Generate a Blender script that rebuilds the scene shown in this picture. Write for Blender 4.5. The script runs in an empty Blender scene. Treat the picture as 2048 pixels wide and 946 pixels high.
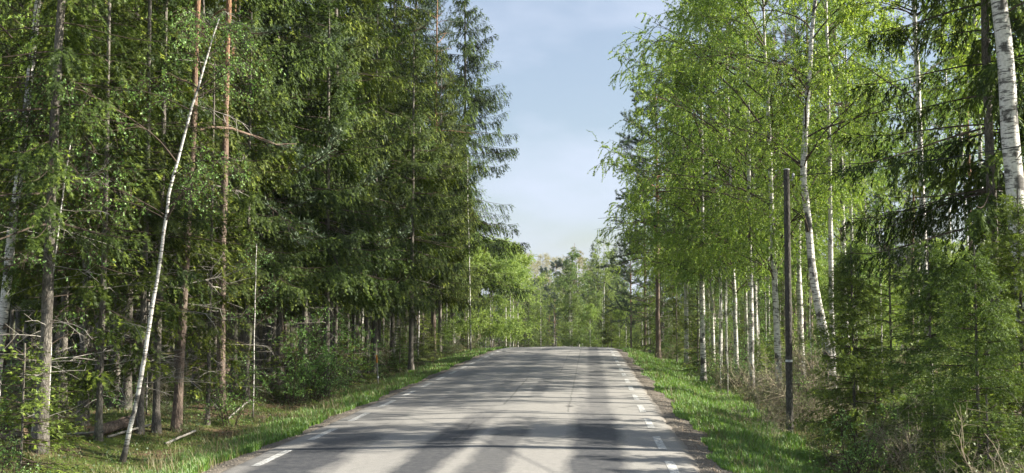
import bpy, math, random
import numpy as np
from mathutils import Vector
R = math.radians
C = bpy.context.scene.collection
sc = bpy.context.scene

# ------------------------------------------------------------------ camera
CAM_H, YAW, PITCH, FPX = 2.2, R(4.13), R(3.84), 2130.0      # FPX: focal length in pixels of the 2048 px wide photo
cam = bpy.data.objects.new('camera', bpy.data.cameras.new('camera')); C.objects.link(cam)
cam.location = (0, 0, CAM_H)
cam.rotation_euler = (R(90) + PITCH, 0, YAW)
cam.data.sensor_width = 36.0; cam.data.lens = 36.0 * FPX / 2048
cam.data.clip_start = 0.1; cam.data.clip_end = 6000
sc.camera = cam

# ------------------------------------------------------------------ sky and sun
SUN_EL, SUN_AZ = R(31), R(3)          # elevation, angle of the sun from +X towards +Y
w = bpy.data.worlds.new('World'); sc.world = w; w.use_nodes = True
nt = w.node_tree; nt.nodes.clear()
def N(t, **k):
    n = nt.nodes.new(t)
    for a, v in k.items(): setattr(n, a, v)
    return n
out = N('ShaderNodeOutputWorld'); bg = N('ShaderNodeBackground'); bg.inputs['Strength'].default_value = 0.050
sky = N('ShaderNodeTexSky', sky_type='NISHITA', sun_disc=False)
sky.sun_elevation = SUN_EL; sky.sun_rotation = R(90) - SUN_AZ
sky.air_density = 1.15; sky.dust_density = 1.2; sky.ozone_density = 1.4
tc = N('ShaderNodeTexCoord'); mp = N('ShaderNodeMapping'); mp.inputs['Scale'].default_value = (1, 1, 2.6)
mp.inputs['Location'].default_value = (.35, 0, .3)
no = N('ShaderNodeTexNoise'); no.inputs['Scale'].default_value = 3.6; no.inputs['Detail'].default_value = 5; no.inputs['Roughness'].default_value = .5
rp = N('ShaderNodeValToRGB'); rp.color_ramp.elements[0].position = .40; rp.color_ramp.elements[0].color = (.3, .3, .3, 1)
rp.color_ramp.elements[1].position = .60; rp.color_ramp.elements[1].color = (.92, .92, .92, 1)
mx = N('ShaderNodeMix', data_type='RGBA'); mx.inputs[7].default_value = (5.0, 5.6, 6.85, 1)
L = nt.links.new
L(tc.outputs['Generated'], mp.inputs[0]); L(mp.outputs[0], no.inputs['Vector']); L(no.outputs['Fac'], rp.inputs[0])
L(rp.outputs[0], mx.inputs[0]); L(sky.outputs[0], mx.inputs[6]); L(mx.outputs[2], bg.inputs[0]); L(bg.outputs[0], out.inputs[0])

sl = bpy.data.lights.new('sun', 'SUN'); sl.energy = 5.0; sl.angle = R(.53); sl.color = (1, .93, .80)
sun = bpy.data.objects.new('sun', sl); C.objects.link(sun)
sd = Vector((math.cos(SUN_EL) * math.cos(SUN_AZ), math.cos(SUN_EL) * math.sin(SUN_AZ), math.sin(SUN_EL)))
sun.rotation_euler = sd.to_track_quat('Z', 'Y').to_euler()
sun.location = (30, 20, 40)
vs = sc.view_settings; vs.view_transform = 'Standard'; vs.look = 'None'; vs.gamma = 1; vs.exposure = 1.62
vs.use_curve_mapping = False
cy = sc.cycles
cy.max_bounces = 6; cy.diffuse_bounces = 2; cy.glossy_bounces = 2; cy.transmission_bounces = 3; cy.transparent_max_bounces = 4
cy.use_denoising = True; cy.caustics_reflective = False; cy.caustics_refractive = False
cy.sample_clamp_indirect = 4

# ------------------------------------------------------------------ terrain and projection
CX = -1.8                              # road centre
RL, RR = -5.22, 1.62                   # asphalt edges
def sstep(a, b, x):
    t = np.clip((x - a) / (b - a), 0, 1); return t * t * (3 - 2 * t)
def drop(Y):
    u = np.maximum(np.asarray(Y, float) - 52, 0)
    k, u1 = .00095, 26.
    z = np.where(u < u1, -k * u * u, -k * u1 * u1 - 2 * k * u1 * (u - u1))
    z2 = -k * u1 * u1 - 2 * k * u1 * (95 - u1)
    return np.where(u > 95, z2 - 1.2 * (1 - np.exp(-(u - 95) / 60)), z)
def lump(X, Y):
    return (.10 * np.sin(X * .9 + 1.3 * np.sin(Y * .23)) * np.sin(Y * .55 + X * .3) + .05 * np.sin(X * 2.3 + Y * 1.1) * np.cos(Y * 1.9 - X)
            + .25 * np.sin(X * .13 + 2) * np.sin(Y * .11))
def camber(X): return -.021 * np.abs(np.asarray(X) - CX) ** 1.15 * .8
def road_z(X, Y): return drop(Y) + camber(X)
def gz(X, Y):
    X = np.asarray(X, float); Y = np.asarray(Y, float)
    left = RL - X; right = X - RR
    e = np.maximum(left, right)
    z = np.where(e < 0, -.10, -.03 - .06 * sstep(0, .5, e))
    z = z + camber(np.clip(X, RL, RR)) * 1.0
    z = z - .42 * sstep(.5, 2.3, right) + .25 * sstep(2.6, 5, right)         # ditch on the pole side
    z = z - .10 * sstep(.5, 1.6, left) + .12 * sstep(1.8, 3.5, left)
    z = z + lump(X, Y) * sstep(1.2, 4, e)
    return z + drop(Y)
fw = np.array([-math.sin(YAW) * math.cos(PITCH), math.cos(YAW) * math.cos(PITCH), math.sin(PITCH)])
rt = np.array([math.cos(YAW), math.sin(YAW), 0.]); up = np.cross(rt, fw)
def ray(px, py): return fw * FPX + rt * (px - 1024) - up * (py - 473)
def gp(px, py):
    """world ground point seen at photo pixel (px, py)"""
    d = ray(px, py); d = d / d[1]
    for Y in np.arange(8, 200, .05):
        if CAM_H + d[2] * Y <= gz(d[0] * Y, Y): return float(d[0] * Y), float(Y)
    return float(d[0] * 70), 70.
def at(px, Y):
    d = ray(px, 616); return float(d[0] / d[1] * Y), float(Y)
def px_of(X, Y, Z=1.5):
    v = np.array([X, Y, Z - CAM_H]); return 1024 + FPX * v.dot(rt) / max(v.dot(fw), .1)

# ------------------------------------------------------------------ materials
def mat(name):
    m = bpy.data.materials.new(name); m.use_nodes = True
    t = m.node_tree; t.nodes.clear()
    return m, t, t.nodes.new('ShaderNodeOutputMaterial')
def nd(t, ty, inp=None, **k):
    n = t.nodes.new(ty)
    for a, v in k.items(): setattr(n, a, v)
    for a, v in (inp or {}).items():
        if hasattr(v, 'is_output'): t.links.new(v, n.inputs[a])
        else: n.inputs[a].default_value = v
    return n
def ramp(t, fac, stops, interp='LINEAR'):
    n = t.nodes.new('ShaderNodeValToRGB'); cr = n.color_ramp; cr.interpolation = interp
    while len(cr.elements) < len(stops): cr.elements.new(.5)
    for e, (p, c) in zip(cr.elements, stops): e.position = p; e.color = (*c, 1)
    t.links.new(fac, n.inputs[0]); return n.outputs[0]
def mixc(t, f, a, b, mode='MIX'):
    n = t.nodes.new('ShaderNodeMix'); n.data_type = 'RGBA'; n.blend_type = mode
    for i, v in ((0, f), (6, a), (7, b)):
        if hasattr(v, 'is_output'): t.links.new(v, n.inputs[i])
        else: n.inputs[i].default_value = v if i == 0 else (*v, 1)
    return n.outputs[2]
def bsdf(t, o, col, rough=.85, spec=.3, bump=None, dist=.01, strength=.6):
    b = nd(t, 'ShaderNodeBsdfPrincipled', {'Roughness': rough, 'Specular IOR Level': spec})
    if hasattr(col, 'is_output'): t.links.new(col, b.inputs['Base Color'])
    else: b.inputs['Base Color'].default_value = (*col, 1)
    if bump is not None:
        bn = nd(t, 'ShaderNodeBump', {'Strength': strength, 'Distance': dist, 'Height': bump}); t.links.new(bn.outputs[0], b.inputs['Normal'])
    t.links.new(b.outputs[0], o.inputs[0]); return b
def leaf_mat(name, stops, trans=.45, var=.5, gloss=.06, tcol=None):
    """foliage: every leaf carries its own random value; each plant differs a little in hue"""
    m, t, o = mat(name)
    a = nd(t, 'ShaderNodeAttribute', attribute_name='rnd')
    oi = nd(t, 'ShaderNodeObjectInfo')
    col = ramp(t, a.outputs['Fac'], stops)
    hs = nd(t, 'ShaderNodeHueSaturation', {'Color': col})
    h = nd(t, 'ShaderNodeMapRange', {0: oi.outputs['Random'], 3: .5 - .025 * var, 4: .5 + .02 * var}); t.links.new(h.outputs[0], hs.inputs['Hue'])
    v = nd(t, 'ShaderNodeMapRange', {0: oi.outputs['Random'], 3: 1 + .28 * var, 4: 1 - .28 * var}); t.links.new(v.outputs[0], hs.inputs['Value'])
    d = nd(t, 'ShaderNodeBsdfDiffuse', {'Color': hs.outputs[0]})
    tl = nd(t, 'ShaderNodeBsdfTranslucent')
    if tcol: t.links.new(mixc(t, 1., hs.outputs[0], tcol, 'MULTIPLY'), tl.inputs[0])
    else: t.links.new(hs.outputs[0], tl.inputs[0])
    ms = nd(t, 'ShaderNodeMixShader', {0: trans, 1: d.outputs[0], 2: tl.outputs[0]})
    g = nd(t, 'ShaderNodeBsdfGlossy', {'Roughness': .6, 'Color': (.9, .95, 1, 1)})
    m2 = nd(t, 'ShaderNodeMixShader', {0: gloss, 1: ms.outputs[0], 2: g.outputs[0]})
    t.links.new(m2.outputs[0], o.inputs[0]); return m
def objco(t, scale=(1, 1, 1)):
    """object coordinates shifted per object, so linked copies differ"""
    tcn = nd(t, 'ShaderNodeTexCoord'); oi = nd(t, 'ShaderNodeObjectInfo')
    off = nd(t, 'ShaderNodeVectorMath', {0: tcn.outputs['Object']}, operation='ADD')
    mu = nd(t, 'ShaderNodeMath', {0: oi.outputs['Random'], 1: 37.}, operation='MULTIPLY')
    cb = nd(t, 'ShaderNodeCombineXYZ', {0: mu.outputs[0], 1: mu.outputs[0], 2: mu.outputs[0]}); t.links.new(cb.outputs[0], off.inputs[1])
    s = nd(t, 'ShaderNodeMapping', {'Vector': off.outputs[0], 'Scale': scale})
    return s.outputs[0], tcn, oi
def noise(t, vec, scale, detail=4, rough=.6, out='Fac'):
    return nd(t, 'ShaderNodeTexNoise', {'Vector': vec, 'Scale': scale, 'Detail': detail, 'Roughness': rough}).outputs[out]

def m_birch():
    m, t, o = mat('birch bark')
    v, tcn, oi = objco(t, (1, 1, 1))
    v2 = nd(t, 'ShaderNodeMapping', {'Vector': v, 'Scale': (2.2, 2.2, 14)}).outputs[0]
    n1 = noise(t, v2, 2.2, 5, .65)                      # lenticels, wide and short
    n2 = noise(t, v, 2.6, 4, .6)                        # dark patches
    n3 = noise(t, v, 22, 3, .6)
    base = ramp(t, n3, [(.3, (.50, .47, .42)), (.6, (.74, .72, .67))])
    c = mixc(t, ramp(t, n1, [(.53, (0, 0, 0)), (.58, (.85, .85, .85))]), base, (.055, .05, .045))
    c = mixc(t, ramp(t, n2, [(.54, (0, 0, 0)), (.60, (.9, .9, .9))]), c, (.05, .045, .04))
    sx = nd(t, 'ShaderNodeSeparateXYZ', {0: tcn.outputs['Object']})
    zz = nd(t, 'ShaderNodeMath', {0: n2, 1: 1.6}, operation='MULTIPLY')
    za = nd(t, 'ShaderNodeMath', {0: sx.outputs[2], 1: zz.outputs[0]}, operation='SUBTRACT')
    lo = nd(t, 'ShaderNodeMapRange', {0: za.outputs[0], 1: -.7, 2: 0.1, 3: 1, 4: 0})      # coarse dark foot
    c = mixc(t, lo.outputs[0], c, (.075, .065, .055))
    bsdf(t, o, c, .7, .3, n1, .01, .5); return m
def m_bark(name, lo, hi, top=None, zr=(5, 9)):
    m, t, o = mat(name)
    v, tcn, oi = objco(t, (1, 1, .35))
    n1 = noise(t, v, 16, 6, .7); n2 = noise(t, v, 3.5, 3, .6)
    vo = nd(t, 'ShaderNodeTexVoronoi', {'Vector': v, 'Scale': 26.}, feature='DISTANCE_TO_EDGE').outputs[0]
    c = ramp(t, n1, [(.3, lo), (.68, hi)])
    c = mixc(t, ramp(t, n2, [(.52, (0, 0, 0)), (.7, (.45, .45, .45))]), c, (.19, .20, .155))      # lichen
    if top:
        sx = nd(t, 'ShaderNodeSeparateXYZ', {0: tcn.outputs['Object']})
        zz = nd(t, 'ShaderNodeMath', {0: n2, 1: 5.}, operation='MULTIPLY')
        za = nd(t, 'ShaderNodeMath', {0: sx.outputs[2], 1: zz.outputs[0]}, operation='ADD')
        f = nd(t, 'ShaderNodeMapRange', {0: za.outputs[0], 1: zr[0] + 2.5, 2: zr[1] + 2.5})
        tn = ramp(t, n1, [(.3, (.24, .12, .06)), (.7, top)])
        c = mixc(t, f.outputs[0], c, tn)
    c = mixc(t, ramp(t, vo, [(0, (.6, .6, .6)), (.12, (0, 0, 0))]), c, tuple(x * .45 for x in lo))
    bsdf(t, o, c, .9, .2, vo, .02, .8); return m
def m_plain(name, a, b, scale=8, rough=.9):
    m, t, o = mat(name); v, tcn, oi = objco(t)
    n = noise(t, v, scale, 4)
    bsdf(t, o, ramp(t, n, [(.3, a), (.7, b)]), rough, .2, n, .01, .4); return m
M = {}
M['birch'] = m_birch()
M['spruce_bark'] = m_bark('spruce bark', (.065, .056, .047), (.25, .228, .195))
M['pine_bark'] = m_bark('pine bark', (.085, .062, .05), (.26, .20, .16), (.33, .205, .135))
M['twig'] = m_plain('dark twigs', (.045, .034, .027), (.105, .08, .06))
M['dead'] = m_plain('dead twigs', (.16, .145, .125), (.46, .43, .38), 5)
M['paletwig'] = m_plain('pale twigs', (.20, .16, .11), (.42, .37, .27), 6)
M['birch_leaf'] = leaf_mat('birch leaves', [(0, (.12, .22, .02)), (.5, (.235, .38, .03)), (.9, (.36, .51, .05)), (1, (.48, .58, .14))], .5, .6, .05)
M['far_leaf'] = leaf_mat('soft green leaves', [(0, (.09, .16, .025)), (.5, (.19, .28, .045)), (1, (.28, .38, .08))], .35, .7, .04)
M['fresh_leaf'] = leaf_mat('fresh shrub leaves', [(0, (.07, .17, .02)), (.6, (.15, .32, .045)), (1, (.26, .46, .09))], .45, .5, .05)
M['bright_leaf'] = leaf_mat('yellow green leaves', [(0, (.16, .27, .03)), (.5, (.27, .40, .05)), (1, (.40, .52, .09))], .5, .4, .05)
M['pale_leaf'] = leaf_mat('pale catkin leaves', [(0, (.20, .24, .08)), (1, (.42, .46, .20))], .4, .4, .05)
M['bud'] = leaf_mat('golden brown buds', [(0, (.26, .24, .09)), (.6, (.42, .40, .17)), (1, (.52, .50, .25))], .3, .4, .02)
M['larch'] = leaf_mat('golden larch needles', [(0, (.22, .19, .05)), (1, (.42, .36, .11))], .4, .3, .02)
M['spruce'] = leaf_mat('spruce needles', [(0, (.030, .048, .008)), (.4, (.062, .096, .011)), (.7, (.13, .18, .018)), (1, (.29, .36, .045))], .2, .7, .02)
M['young_spruce'] = leaf_mat('young spruce needles', [(0, (.055, .090, .012)), (.3, (.11, .17, .018)), (.6, (.20, .29, .03)), (1, (.38, .48, .06))], .3, .7, .04)
M['pine'] = leaf_mat('pine needles', [(0, (.045, .075, .035)), (.6, (.085, .135, .06)), (1, (.17, .22, .10))], .15, .6, .05)
M['grass'] = leaf_mat('verge grass', [(0, (.06, .12, .012)), (.45, (.13, .27, .02)), (.85, (.22, .38, .03)), (.92, (.34, .36, .10)), (1, (.42, .36, .17))], .45, 0, .06)
M['dry'] = leaf_mat('dry grass', [(0, (.14, .12, .05)), (.4, (.26, .22, .10)), (.6, (.10, .15, .03)), (1, (.17, .25, .045))], .35, 0, .04)
M['under'] = leaf_mat('undergrowth leaves', [(0, (.035, .065, .016)), (.6, (.075, .13, .025)), (1, (.16, .24, .045))], .35, 0, .04)
M['litter'] = leaf_mat('brown litter', [(0, (.10, .065, .035)), (.6, (.22, .15, .085)), (1, (.38, .28, .17))], .1, 0, .03)

def m_ground():
    m, t, o = mat('forest floor')
    tcn = nd(t, 'ShaderNodeTexCoord'); v = tcn.outputs['Object']
    n1 = noise(t, v, .7, 5, .65); n2 = noise(t, v, 9, 5, .7); n3 = noise(t, v, 60, 3, .6)
    soil = ramp(t, n2, [(.3, (.055, .038, .024)), (.7, (.17, .12, .075))])
    moss = ramp(t, n2, [(.3, (.035, .055, .012)), (.7, (.12, .16, .035))])
    c = mixc(t, ramp(t, n1, [(.42, (0, 0, 0)), (.58, (1, 1, 1))]), soil, moss)
    sx = nd(t, 'ShaderNodeSeparateXYZ', {0: v})
    # strip of grit and soil next to the asphalt
    e1 = nd(t, 'ShaderNodeMath', {0: sx.outputs[0], 1: RR}, operation='SUBTRACT')
    e2 = nd(t, 'ShaderNodeMath', {0: RL, 1: sx.outputs[0]}, operation='SUBTRACT')
    e = nd(t, 'ShaderNodeMath', {0: e1.outputs[0], 1: e2.outputs[0]}, operation='MAXIMUM')
    nn = nd(t, 'ShaderNodeMath', {0: noise(t, v, 2.2, 4, .6), 1: .7}, operation='MULTIPLY')
    ee = nd(t, 'ShaderNodeMath', {0: e.outputs[0], 1: nn.outputs[0]}, operation='SUBTRACT')
    f = nd(t, 'ShaderNodeMapRange', {0: ee.outputs[0], 1: .08, 2: .34, 3: 1, 4: 0})
    grit = ramp(t, n3, [(.3, (.07, .062, .052)), (.5, (.14, .124, .103)), (.7, (.28, .25, .21))])
    c = mixc(t, f.outputs[0], c, grit)
    bsdf(t, o, c, .95, .1, n2, .04, .6); return m
def m_road():
    m, t, o = mat('worn asphalt')
    tcn = nd(t, 'ShaderNodeTexCoord'); v = tcn.outputs['Object']
    sx = nd(t, 'ShaderNodeSeparateXYZ', {0: v}); X, Y = sx.outputs[0], sx.outputs[1]
    def mth(op, a, b=None, c=None):
        n = t.nodes.new('ShaderNodeMath'); n.operation = op
        for i, q in enumerate((a, b, c)):
            if q is None: continue
            if hasattr(q, 'is_output'): t.links.new(q, n.inputs[i])
            else: n.inputs[i].default_value = q
        return n.outputs[0]
    fine = noise(t, v, 95, 3, .75); med = noise(t, v, 9, 5, .75); big = noise(t, nd(t, 'ShaderNodeMapping', {'Vector': v, 'Scale': (1, .25, 1)}).outputs[0], .8, 4, .6)
    c = ramp(t, fine, [(.28, (.14, .137, .13)), (.5, (.25, .242, .226)), (.74, (.40, .385, .355))])
    c = mixc(t, ramp(t, big, [(.35, (0, 0, 0)), (.7, (.4, .4, .4))]), c, (.31, .295, .27))
    c = mixc(t, ramp(t, med, [(.35, (.35, .35, .35)), (.6, (0, 0, 0))]), c, (.15, .147, .142))
    # bled bitumen in the wheel tracks: (x, halfwidth, y0, y1, strength)
    wob = mth('MULTIPLY', mth('SUBTRACT', noise(t, nd(t, 'ShaderNodeMapping', {'Vector': v, 'Scale': (1, .35, 1)}).outputs[0], 1.6, 5, .7), .5), 1.0)
    tar = None
    for x0, hw, y0, y1, s, dx in ((-4.2, .46, 8, 19.6, 1., .012), (-2.42, .30, 8, 22, .95, .030), (-1.45, .27, 8, 21, .8, .010),
                                  (.12, .36, 8, 24, .95, 0), (.22, .24, 22, 75, .55, 0), (-1.35, .16, 26, 34, .45, 0), (-3.3, .25, 24, 30, .3, 0), (-2.35, .22, 22, 70, .22, 0), (-4.1, .25, 20, 70, .28, 0)):
        xc = mth('MULTIPLY_ADD', mth('SUBTRACT', Y, 15.), dx, x0)
        dxn = mth('DIVIDE', mth('ABSOLUTE', mth('SUBTRACT', X, xc)), hw)
        fx = nd(t, 'ShaderNodeMapRange', {0: mth('ADD', dxn, mth('MULTIPLY', wob, 1.6)), 1: .8, 2: 1.5, 3: 1, 4: 0}).outputs[0]
        fy = nd(t, 'ShaderNodeMapRange', {0: mth('ADD', Y, mth('MULTIPLY', wob, 6.)), 1: y1 - 2.5, 2: y1 + 2, 3: 1, 4: 0}).outputs[0]
        fy0 = nd(t, 'ShaderNodeMapRange', {0: Y, 1: y0 - .1, 2: y0 + 1.2}).outputs[0]
        q = mth('MULTIPLY', mth('MULTIPLY', fx, mth('MULTIPLY', fy, fy0)), s)
        tar = q if tar is None else mth('MAXIMUM', tar, q)
    tar = mth('MULTIPLY', tar, nd(t, 'ShaderNodeMapRange', {0: mth('ADD', med, mth('MULTIPLY', fine, .6)), 1: .55, 2: .95, 3: 1, 4: .78}).outputs[0])
    c = mixc(t, tar, c, (.028, .032, .041))
    # joint and cracks
    wig = mth('MULTIPLY', mth('SUBTRACT', noise(t, v, 1.7, 5, .75), .5), .22)
    for x0, y0, y1, hw in ((-.46, 23, 90, .014), (-1.95, 24.5, 34, .02), (-2.25, 17.5, 21, .018), (-1.0, 36, 80, .010)):
        d = mth('ABSOLUTE', mth('SUBTRACT', mth('ADD', X, wig), x0))
        f1 = nd(t, 'ShaderNodeMapRange', {0: d, 1: hw * .6, 2: hw * 1.8, 3: .45, 4: 0}).outputs[0]
        f2 = mth('MULTIPLY', mth('GREATER_THAN', Y, y0), mth('LESS_THAN', Y, y1))
        c = mixc(t, mth('MULTIPLY', f1, f2), c, (.03, .03, .03))
    # small dark hole on the joint
    hx = mth('SUBTRACT', X, -.45); hy = mth('SUBTRACT', Y, 24.4)
    hd = mth('SQRT', mth('ADD', mth('MULTIPLY', hx, hx), mth('MULTIPLY', mth('MULTIPLY', hy, hy), .25)))
    c = mixc(t, nd(t, 'ShaderNodeMapRange', {0: mth('ADD', hd, mth('MULTIPLY', wob, .15)), 1: .06, 2: .14, 3: .8, 4: 0}).outputs[0], c, (.03, .03, .03))
    # soil creeping over the rim
    rim = mth('MINIMUM', mth('SUBTRACT', RR, X), mth('SUBTRACT', X, RL))
    f = nd(t, 'ShaderNodeMapRange', {0: mth('ADD', rim, mth('MULTIPLY', wob, .35)), 1: 0., 2: .22, 3: .8, 4: 0}).outputs[0]
    c = mixc(t, f, c, (.13, .105, .08))
    bsdf(t, o, c, .82, .25, fine, .006, .6); return m
def m_paint():
    m, t, o = mat('worn road paint')
    tcn = nd(t, 'ShaderNodeTexCoord'); v = tcn.outputs['Object']
    n = noise(t, v, 30, 5, .75)
    c = ramp(t, n, [(.42, (.20, .195, .18)), (.52, (.50, .50, .48)), (.8, (.66, .66, .63))])
    bsdf(t, o, c, .7, .3, n, .004, .4); return m
M['ground'] = m_ground(); M['road'] = m_road(); M['paint'] = m_paint()
M['polewood'] = m_bark('tarred pole wood', (.040, .037, .033), (.13, .12, .105))
M['metal'] = m_plain('grey metal', (.35, .36, .37), (.5, .51, .52), 20, .5)
M['white'] = m_plain('white plate', (.7, .72, .72), (.82, .84, .84), 12, .4)
M['black'] = m_plain('black print', (.03, .03, .03), (.05, .05, .05))
M['orange'] = m_plain('orange paint', (.55, .20, .05), (.75, .30, .08), 12)
M['stake'] = m_plain('weathered stake', (.20, .18, .15), (.42, .39, .33), 12)
M['logend'] = m_plain('cut log wood', (.35, .24, .15), (.52, .38, .25), 20)
M['stone'] = m_plain('road grit', (.12, .10, .08), (.30, .26, .21), 14)

# ------------------------------------------------------------------ mesh helpers (numpy)
class G:
    def __init__(s): s.v = []; s.f = []; s.n = 0; s.r = []
    def add(s, v, f, mi=0, rnd=None, smooth=False):
        v = np.asarray(v, np.float32).reshape(-1, 3); f = np.asarray(f, np.int32)
        if len(v) == 0: return
        s.v.append(v); s.f.append((f + s.n, mi, smooth)); s.n += len(v)
        s.r.append(np.full(len(v), .5, np.float32) if rnd is None else np.asarray(rnd, np.float32).reshape(-1))
    def mesh(s, name, mats):
        me = bpy.data.meshes.new(name)
        V = np.concatenate(s.v); me.vertices.add(len(V)); me.vertices.foreach_set('co', V.ravel())
        li = np.concatenate([f.ravel() for f, _, _ in s.f])
        tot = np.concatenate([np.full(len(f), f.shape[1], np.int32) for f, _, _ in s.f])
        st = np.concatenate([[0], np.cumsum(tot)[:-1]]).astype(np.int32)
        me.loops.add(len(li)); me.loops.foreach_set('vertex_index', li)
        me.polygons.add(len(tot)); me.polygons.foreach_set('loop_start', st); me.polygons.foreach_set('loop_total', tot)
        me.polygons.foreach_set('material_index', np.concatenate([np.full(len(f), m, np.int32) for f, m, _ in s.f]))
        me.polygons.foreach_set('use_smooth', np.concatenate([np.full(len(f), sm, bool) for f, _, sm in s.f]))
        a = me.attributes.new('rnd', 'FLOAT', 'POINT'); a.data.foreach_set('value', np.concatenate(s.r))
        for m in mats: me.materials.append(M[m])
        me.update(); me.validate(); return me
def nrm(v): return v / np.maximum(np.linalg.norm(v, axis=-1, keepdims=True), 1e-9)
def tubes(P, Rd, k=4, cap=False):
    """P (B,n,3) centre lines, Rd (B,n) radii -> vertices, quads"""
    P = np.asarray(P, float); Rd = np.asarray(Rd, float)
    B, n, _ = P.shape
    T = nrm(np.gradient(P, axis=1))
    ref = np.where(np.abs(T[..., 2:3]) > .9, np.array([1., 0, 0]), np.array([0, 0, 1.]))
    A = nrm(np.cross(T, ref)); Bn = np.cross(T, A)
    th = np.arange(k) * 2 * np.pi / k
    V = P[:, :, None] + Rd[:, :, None, None] * (np.cos(th)[None, None, :, None] * A[:, :, None] + np.sin(th)[None, None, :, None] * Bn[:, :, None])
    idx = np.arange(B * n * k).reshape(B, n, k)
    a = idx[:, :-1]; b = idx[:, 1:]
    q = np.stack([a, np.roll(a, -1, 2), np.roll(b, -1, 2), b], -1).reshape(-1, 4)
    return V.reshape(-1, 3), q
def curves(rg, base, d, length, n=5, grav=0., wig=.05, late=0.):
    """grow polylines: grav bends down (negative: up), late bends the outer half the other way"""
    B = len(base); P = np.zeros((B, n, 3)); P[:, 0] = base; d = nrm(d.copy()); s = (length / (n - 1))[:, None]
    for i in range(1, n):
        P[:, i] = P[:, i - 1] + d * s
        t = i / (n - 1)
        d = d + rg.normal(0, wig, (B, 3)); d[:, 2] += (-grav + late * t)
        d = nrm(d)
    return P
def sample(P, b, t):
    n = P.shape[1]; x = np.clip(t, 0, .9999) * (n - 1); i = x.astype(int); f = (x - i)[:, None]
    return P[b, i] * (1 - f) + P[b, i + 1] * f, nrm(P[b, i + 1] - P[b, i])
def kites(pos, d, side, Lh, W, mid=.45):
    """leaf blades, one triangle each: broad near the stalk, pointed at the tip"""
    Lh = np.broadcast_to(Lh, len(pos))[:, None]; W = np.broadcast_to(W, len(pos))[:, None]
    V = np.stack([pos - side * W * .55 + d * Lh * .1, pos + side * W * .55 + d * Lh * .25, pos + d * Lh], 1)
    return V.reshape(-1, 3), np.arange(len(pos) * 3).reshape(-1, 3)
def rdir(rg, n): return nrm(rg.normal(0, 1, (n, 3)))
def trunk_path(rg, h, n, wob=.004, bend=None):
    z = np.linspace(0, h, n); P = np.zeros((n, 3)); P[:, 2] = z
    off = np.cumsum(rg.normal(0, wob * h / n * 3, (n, 2)), 0); off -= off[0]
    P[:, :2] = off
    if bend is not None:
        P[:, 0] += np.interp(z / h, [b[0] for b in bend], [b[1] for b in bend])
    return P
def trunk(g, rg, P, r0, h, k=12, mi=0, flare=.55, tip=.012):
    z = P[:, 2]; t = z / h
    r = (r0 - tip) * (1 - t) ** .8 + tip + r0 * flare * np.exp(-z / .22)
    V, q = tubes(P[None], r[None], k)
    V = V + rg.normal(0, r0 * .035, V.shape)
    g.add(V, q, mi, smooth=True)
def zs(h, n): return h * (np.linspace(0, 1, n) ** 1.25)

def dead_limbs(g, rg, P, h, z0, z1, n, Lm, mi, r=.010):
    z = rg.uniform(z0, z1, n); b = np.stack([np.interp(z, P[:, 2], P[:, i]) for i in range(3)], 1)
    a = rg.uniform(0, 2 * np.pi, n); el = rg.uniform(-.35, .25, n)
    d = np.stack([np.cos(a) * np.cos(el), np.sin(a) * np.cos(el), np.sin(el)], 1)
    ln = rg.uniform(.15, 1, n) ** 1.3 * Lm
    Q = curves(rg, b, d, ln, 6, .04, .09)
    V, q = tubes(Q, r * (.4 + .6 * ln / Lm)[:, None] * np.linspace(1, .35, 6), 3); g.add(V, q, mi)
    m = n * 5; bi = rg.integers(0, n, m); t = rg.uniform(.3, 1, m)
    p, tt = sample(Q, bi, t); dd = nrm(tt + rdir(rg, m) * .9)
    Q2 = curves(rg, p, dd, ln[bi] * rg.uniform(.15, .4, m), 3, .05, .1)
    V, q = tubes(Q2, r * .42 * np.ones((m, 1)) * np.linspace(1, .5, 3), 3); g.add(V, q, mi)

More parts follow.
